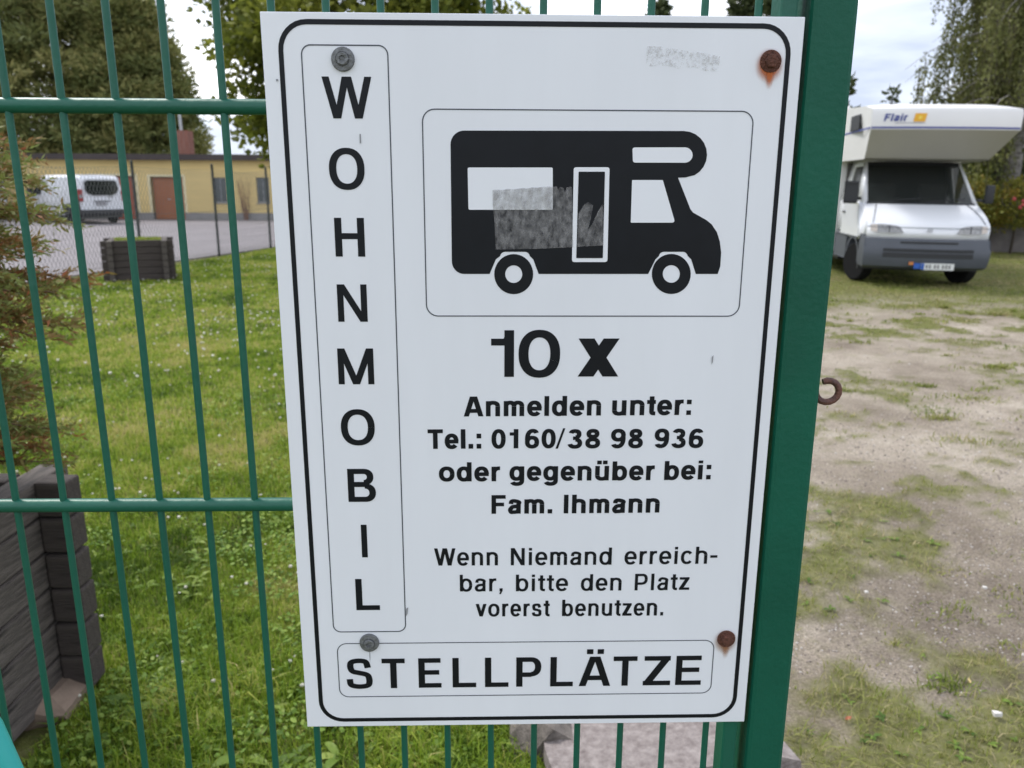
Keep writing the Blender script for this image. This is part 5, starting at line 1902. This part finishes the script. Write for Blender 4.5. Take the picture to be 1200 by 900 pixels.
# sides
bk0 = len(vs)
for s, k in ((-1, 0), (1, u - 1)):
    j = len(vs)
    vs += [(s * 1.12, 1.42, 2.12), (s * 1.02, AF + 0.82, 2.128)]
    fs.append((k, u + k, 2 * u + k, 3 * u + k, 4 * u + k, j + 1, j, top0 + u + k, top0 + k))
alv.add(vs, fs)
alo = alv.build('alcove', M_alc, rv, autosmooth=30)
vs2, fs2 = [], []
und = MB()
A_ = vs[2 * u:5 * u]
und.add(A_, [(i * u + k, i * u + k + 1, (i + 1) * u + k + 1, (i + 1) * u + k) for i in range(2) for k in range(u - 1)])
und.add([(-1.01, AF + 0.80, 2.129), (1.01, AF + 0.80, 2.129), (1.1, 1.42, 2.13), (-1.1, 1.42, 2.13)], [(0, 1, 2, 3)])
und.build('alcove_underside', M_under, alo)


def alc(t, z, off=0.006):                       # point on the alcove's front band
    f_ = (2.84 - z) / 0.265
    return (t, AF + 0.005 * f_ - off + 0.10 * abs(t / 1.155) ** 2.5, z)


def band(name, x0, x1, z0, z1, mt, par, off=0.006, n_=10, slant=0.0):
    m_ = MB()
    for k in range(n_):
        a, b_ = x0 + (x1 - x0) * k / n_, x0 + (x1 - x0) * (k + 1) / n_
        m_.add([alc(a, z0, off), alc(b_, z0, off), alc(b_ + slant, z1, off), alc(a + slant, z1, off)], [(0, 1, 2, 3)])
    return m_.build(name, mt, par)


band('blue_stripe', -1.145, 1.14, 2.590, 2.618, M_blue, alo)
for s in (-1, 1):
    MB().add([(s * 1.153, AF + 0.11, 2.590), (s * 1.153, AF + 0.11, 2.618), (s * 1.128, 1.40, 2.618), (s * 1.128, 1.40, 2.590)], [(0, 1, 2, 3)]).build('blue_stripe', M_blue, alo)
# lettering on the alcove
cap = 0.115
x = -0.985
LG = MB()
for ch in 'Flair':
    adv, S_ = glyph(ch, 0.25, 0.2)
    for q in S_:
        LG.add([alc(x + (a + 0.18 * b_) * cap, 2.705 + b_ * cap, 0.008) for a, b_ in q], [(0, 1, 2, 3)])
    x += (adv + .04) * cap
LG.build('lettering', M_blue, alo)
band('logo_square', -0.53, -0.35, 2.695, 2.825, mat('orange_yellow', (0.80, 0.42, 0.03), 0.5), alo, off=0.007, n_=3, slant=0.02)
band('logo_sun', -0.46, -0.41, 2.735, 2.785, mat('yellow', (0.85, 0.65, 0.10), 0.5), alo, off=0.010, n_=2, slant=0.01)
band('logo_line', -0.80, -0.35, 2.672, 2.682, mat('grey_print', (0.35, 0.35, 0.40), 0.5), alo, off=0.007, n_=4)
for s in (-1, 1):
    if s < 0:
        w_ = MB().box((-1.160, AF + 0.85, 2.62), (-1.140, AF + 1.45, 2.88), 0.006).build('alcove_window', M_black, alo)
MB().box((-1.02, 1.45, 3.12), (-0.98, 5.2, 3.16)).build('roof_rail', M_alc, alo)
MB().box((0.98, 1.45, 3.12), (1.02, 5.2, 3.16)).build('roof_rail', M_alc, alo)

# ---- white panel vans on the yard (rear towards the camera)
def panel_van(label, loc, rz, L_=4.97, Wd=1.96, H_=2.0, tall=False):
    root = empty('panel_van', loc, rz)                # rear bumper at y = 0, nose towards +Y
    tag(root, label, 'van', 'white vans parked before the garages')
    hw_ = Wd / 2
    # cross-section rings along the length: (y, z_bottom, z_belt, z_top, hw_belt, hw_top)
    st_ = [(0.02, .42, 1.15, H_ - .16, hw_ - .06, hw_ - .22), (0.14, .40, 1.15, H_ - .04, hw_ - .01, hw_ - .17), (0.5, .38, 1.15, H_, hw_, hw_ - .15), (3.2, .36, 1.15, H_, hw_, hw_ - .15),
           (3.7, .36, 1.15, H_ - .05, hw_, hw_ - .17), (4.25, .36, 1.18, 1.30 if not tall else 1.9, hw_ - .01, hw_ - .12), (4.7, .36, .95, 1.12, hw_ - .08, hw_ - .2), (L_, .40, .80, .92, hw_ - .25, hw_ - .35)]
    vs, fs = [], []
    for (y, zb_, zm, zt_, hb_, ht_) in st_:
        y = y * L_ / 4.97
        vs += [(-hb_ + .03, y, zb_), (-hb_, y, (zb_ + zm) / 2), (-hb_ + .01, y, zm), (-ht_ - .02, y, zt_ - .10), (-ht_ + .10, y, zt_), (0, y, zt_ + .03),
               (ht_ - .10, y, zt_), (ht_ + .02, y, zt_ - .10), (hb_ - .01, y, zm), (hb_, y, (zb_ + zm) / 2), (hb_ - .03, y, zb_)]
    for i in range(len(st_) - 1):
        for k in range(10):
            q = i * 11 + k
            fs.append((q, q + 1, q + 12, q + 11))
        fs.append((i * 11 + 10, i * 11, i * 11 + 11, i * 11 + 21))
    fs.append(tuple(range(11)))
    fs.append(tuple(range((len(st_) - 1) * 11, len(st_) * 11))[::-1])
    MB().add(vs, fs).build('body', M_wpaint, root, autosmooth=32)
    # rear window, rounded lower corners
    zt_ = H_ - .22
    rw_ = MB()
    pr = [(-.56, zt_), (.56, zt_), (.66, zt_ - .06), (.70, zt_ - .36), (.60, zt_ - .53), (.38, zt_ - .60), (-.38, zt_ - .60), (-.60, zt_ - .53), (-.70, zt_ - .36), (-.66, zt_ - .06)]
    rw_.prism([(a * (hw_ / .98), b_) for a, b_ in pr], 'y', -0.030, 0.012)
    rw_.build('rear_window', M_glass, root)
    MB().box((-.30, -0.032, .78), (.14, -0.005, .90)).build('number_plate', mat('rear_plate', (.30, .30, .32), .5), root)
    MB().box((-.38, -0.020, .92), (.34, -0.004, .955)).build('plate_handle', M_black, root)
    MB().box((.26, -0.022, 1.10), (.46, -0.004, 1.15)).build('badge', M_grey_metal, root)
    MB().box((-hw_ + .03, -0.10, .40), (hw_ - .03, 0.10, .60), .03).build('bumper', M_black, root, autosmooth=40)
    for s in (-1, 1):
        lm = MB().box((s * (hw_ - .16), -0.02, .95), (s * (hw_ - .02), 0.14, 1.40), .02).build('rear_light', M_redl, root)
        MB().box((s * (hw_ - .15), -0.026, 1.08), (s * (hw_ - .03), 0.0, 1.20), .01).build('reversing_lens', M_lamp, lm)
        MB().box((s * (hw_ - .03), 0.35, .60), (s * (hw_ + .004), 1.55, .66), .008).build('side_rub', M_black, root)
        MB().prism([(0.02, .40), (1.45, .40), (1.45, .50), (1.28, .78), (0.95, .86), (0.72, .80), (0.4, .98), (0.02, 1.02)], 'x', s * (hw_ - .03), s * (hw_ + .003)).build('wheel_cladding', M_black, root)
        MB().box((s * (hw_ - .02), 1.75, .66), (s * (hw_ + .018), 3.25, .72), .008).build('side_rub', M_black, root)
        MB().box((s * (hw_ - .05), 2.15, 1.40), (s * (hw_ + .006), 3.1, 1.43)).build('slide_rail', M_lamp, root)
        MB().add([(s * (hw_ - .005), 3.30, 1.20), (s * (hw_ - .005), 4.15, 1.16), (s * (hw_ - .14), 3.75, H_ - .22), (s * (hw_ - .15), 3.32, H_ - .2)], [(0, 1, 2, 3)]).build('side_window', M_glass, root)
        MB().box((s * (hw_ + .02), 3.95, 1.12), (s * (hw_ + .20), 4.08, 1.42), .03).build('mirror', M_black, root, autosmooth=40)
        wheel(root, s * (hw_ - .12), .98, .335, .22)
        wheel(root, s * (hw_ - .12), 3.93, .335, .22)
    MB().box((-hw_ + .15, .1, .24), (hw_ - .15, L_ - .3, .42)).build('underbody', M_black, root)
    return root


panel_van('white panel van with a dark rear window parked before the garages', (-16.35, 33.7, 0.022), math.radians(52))
panel_van('high white van at the left edge behind the other van', (-23.0, 36.4, 0.022), math.radians(30), L_=5.6, H_=2.62, tall=True)
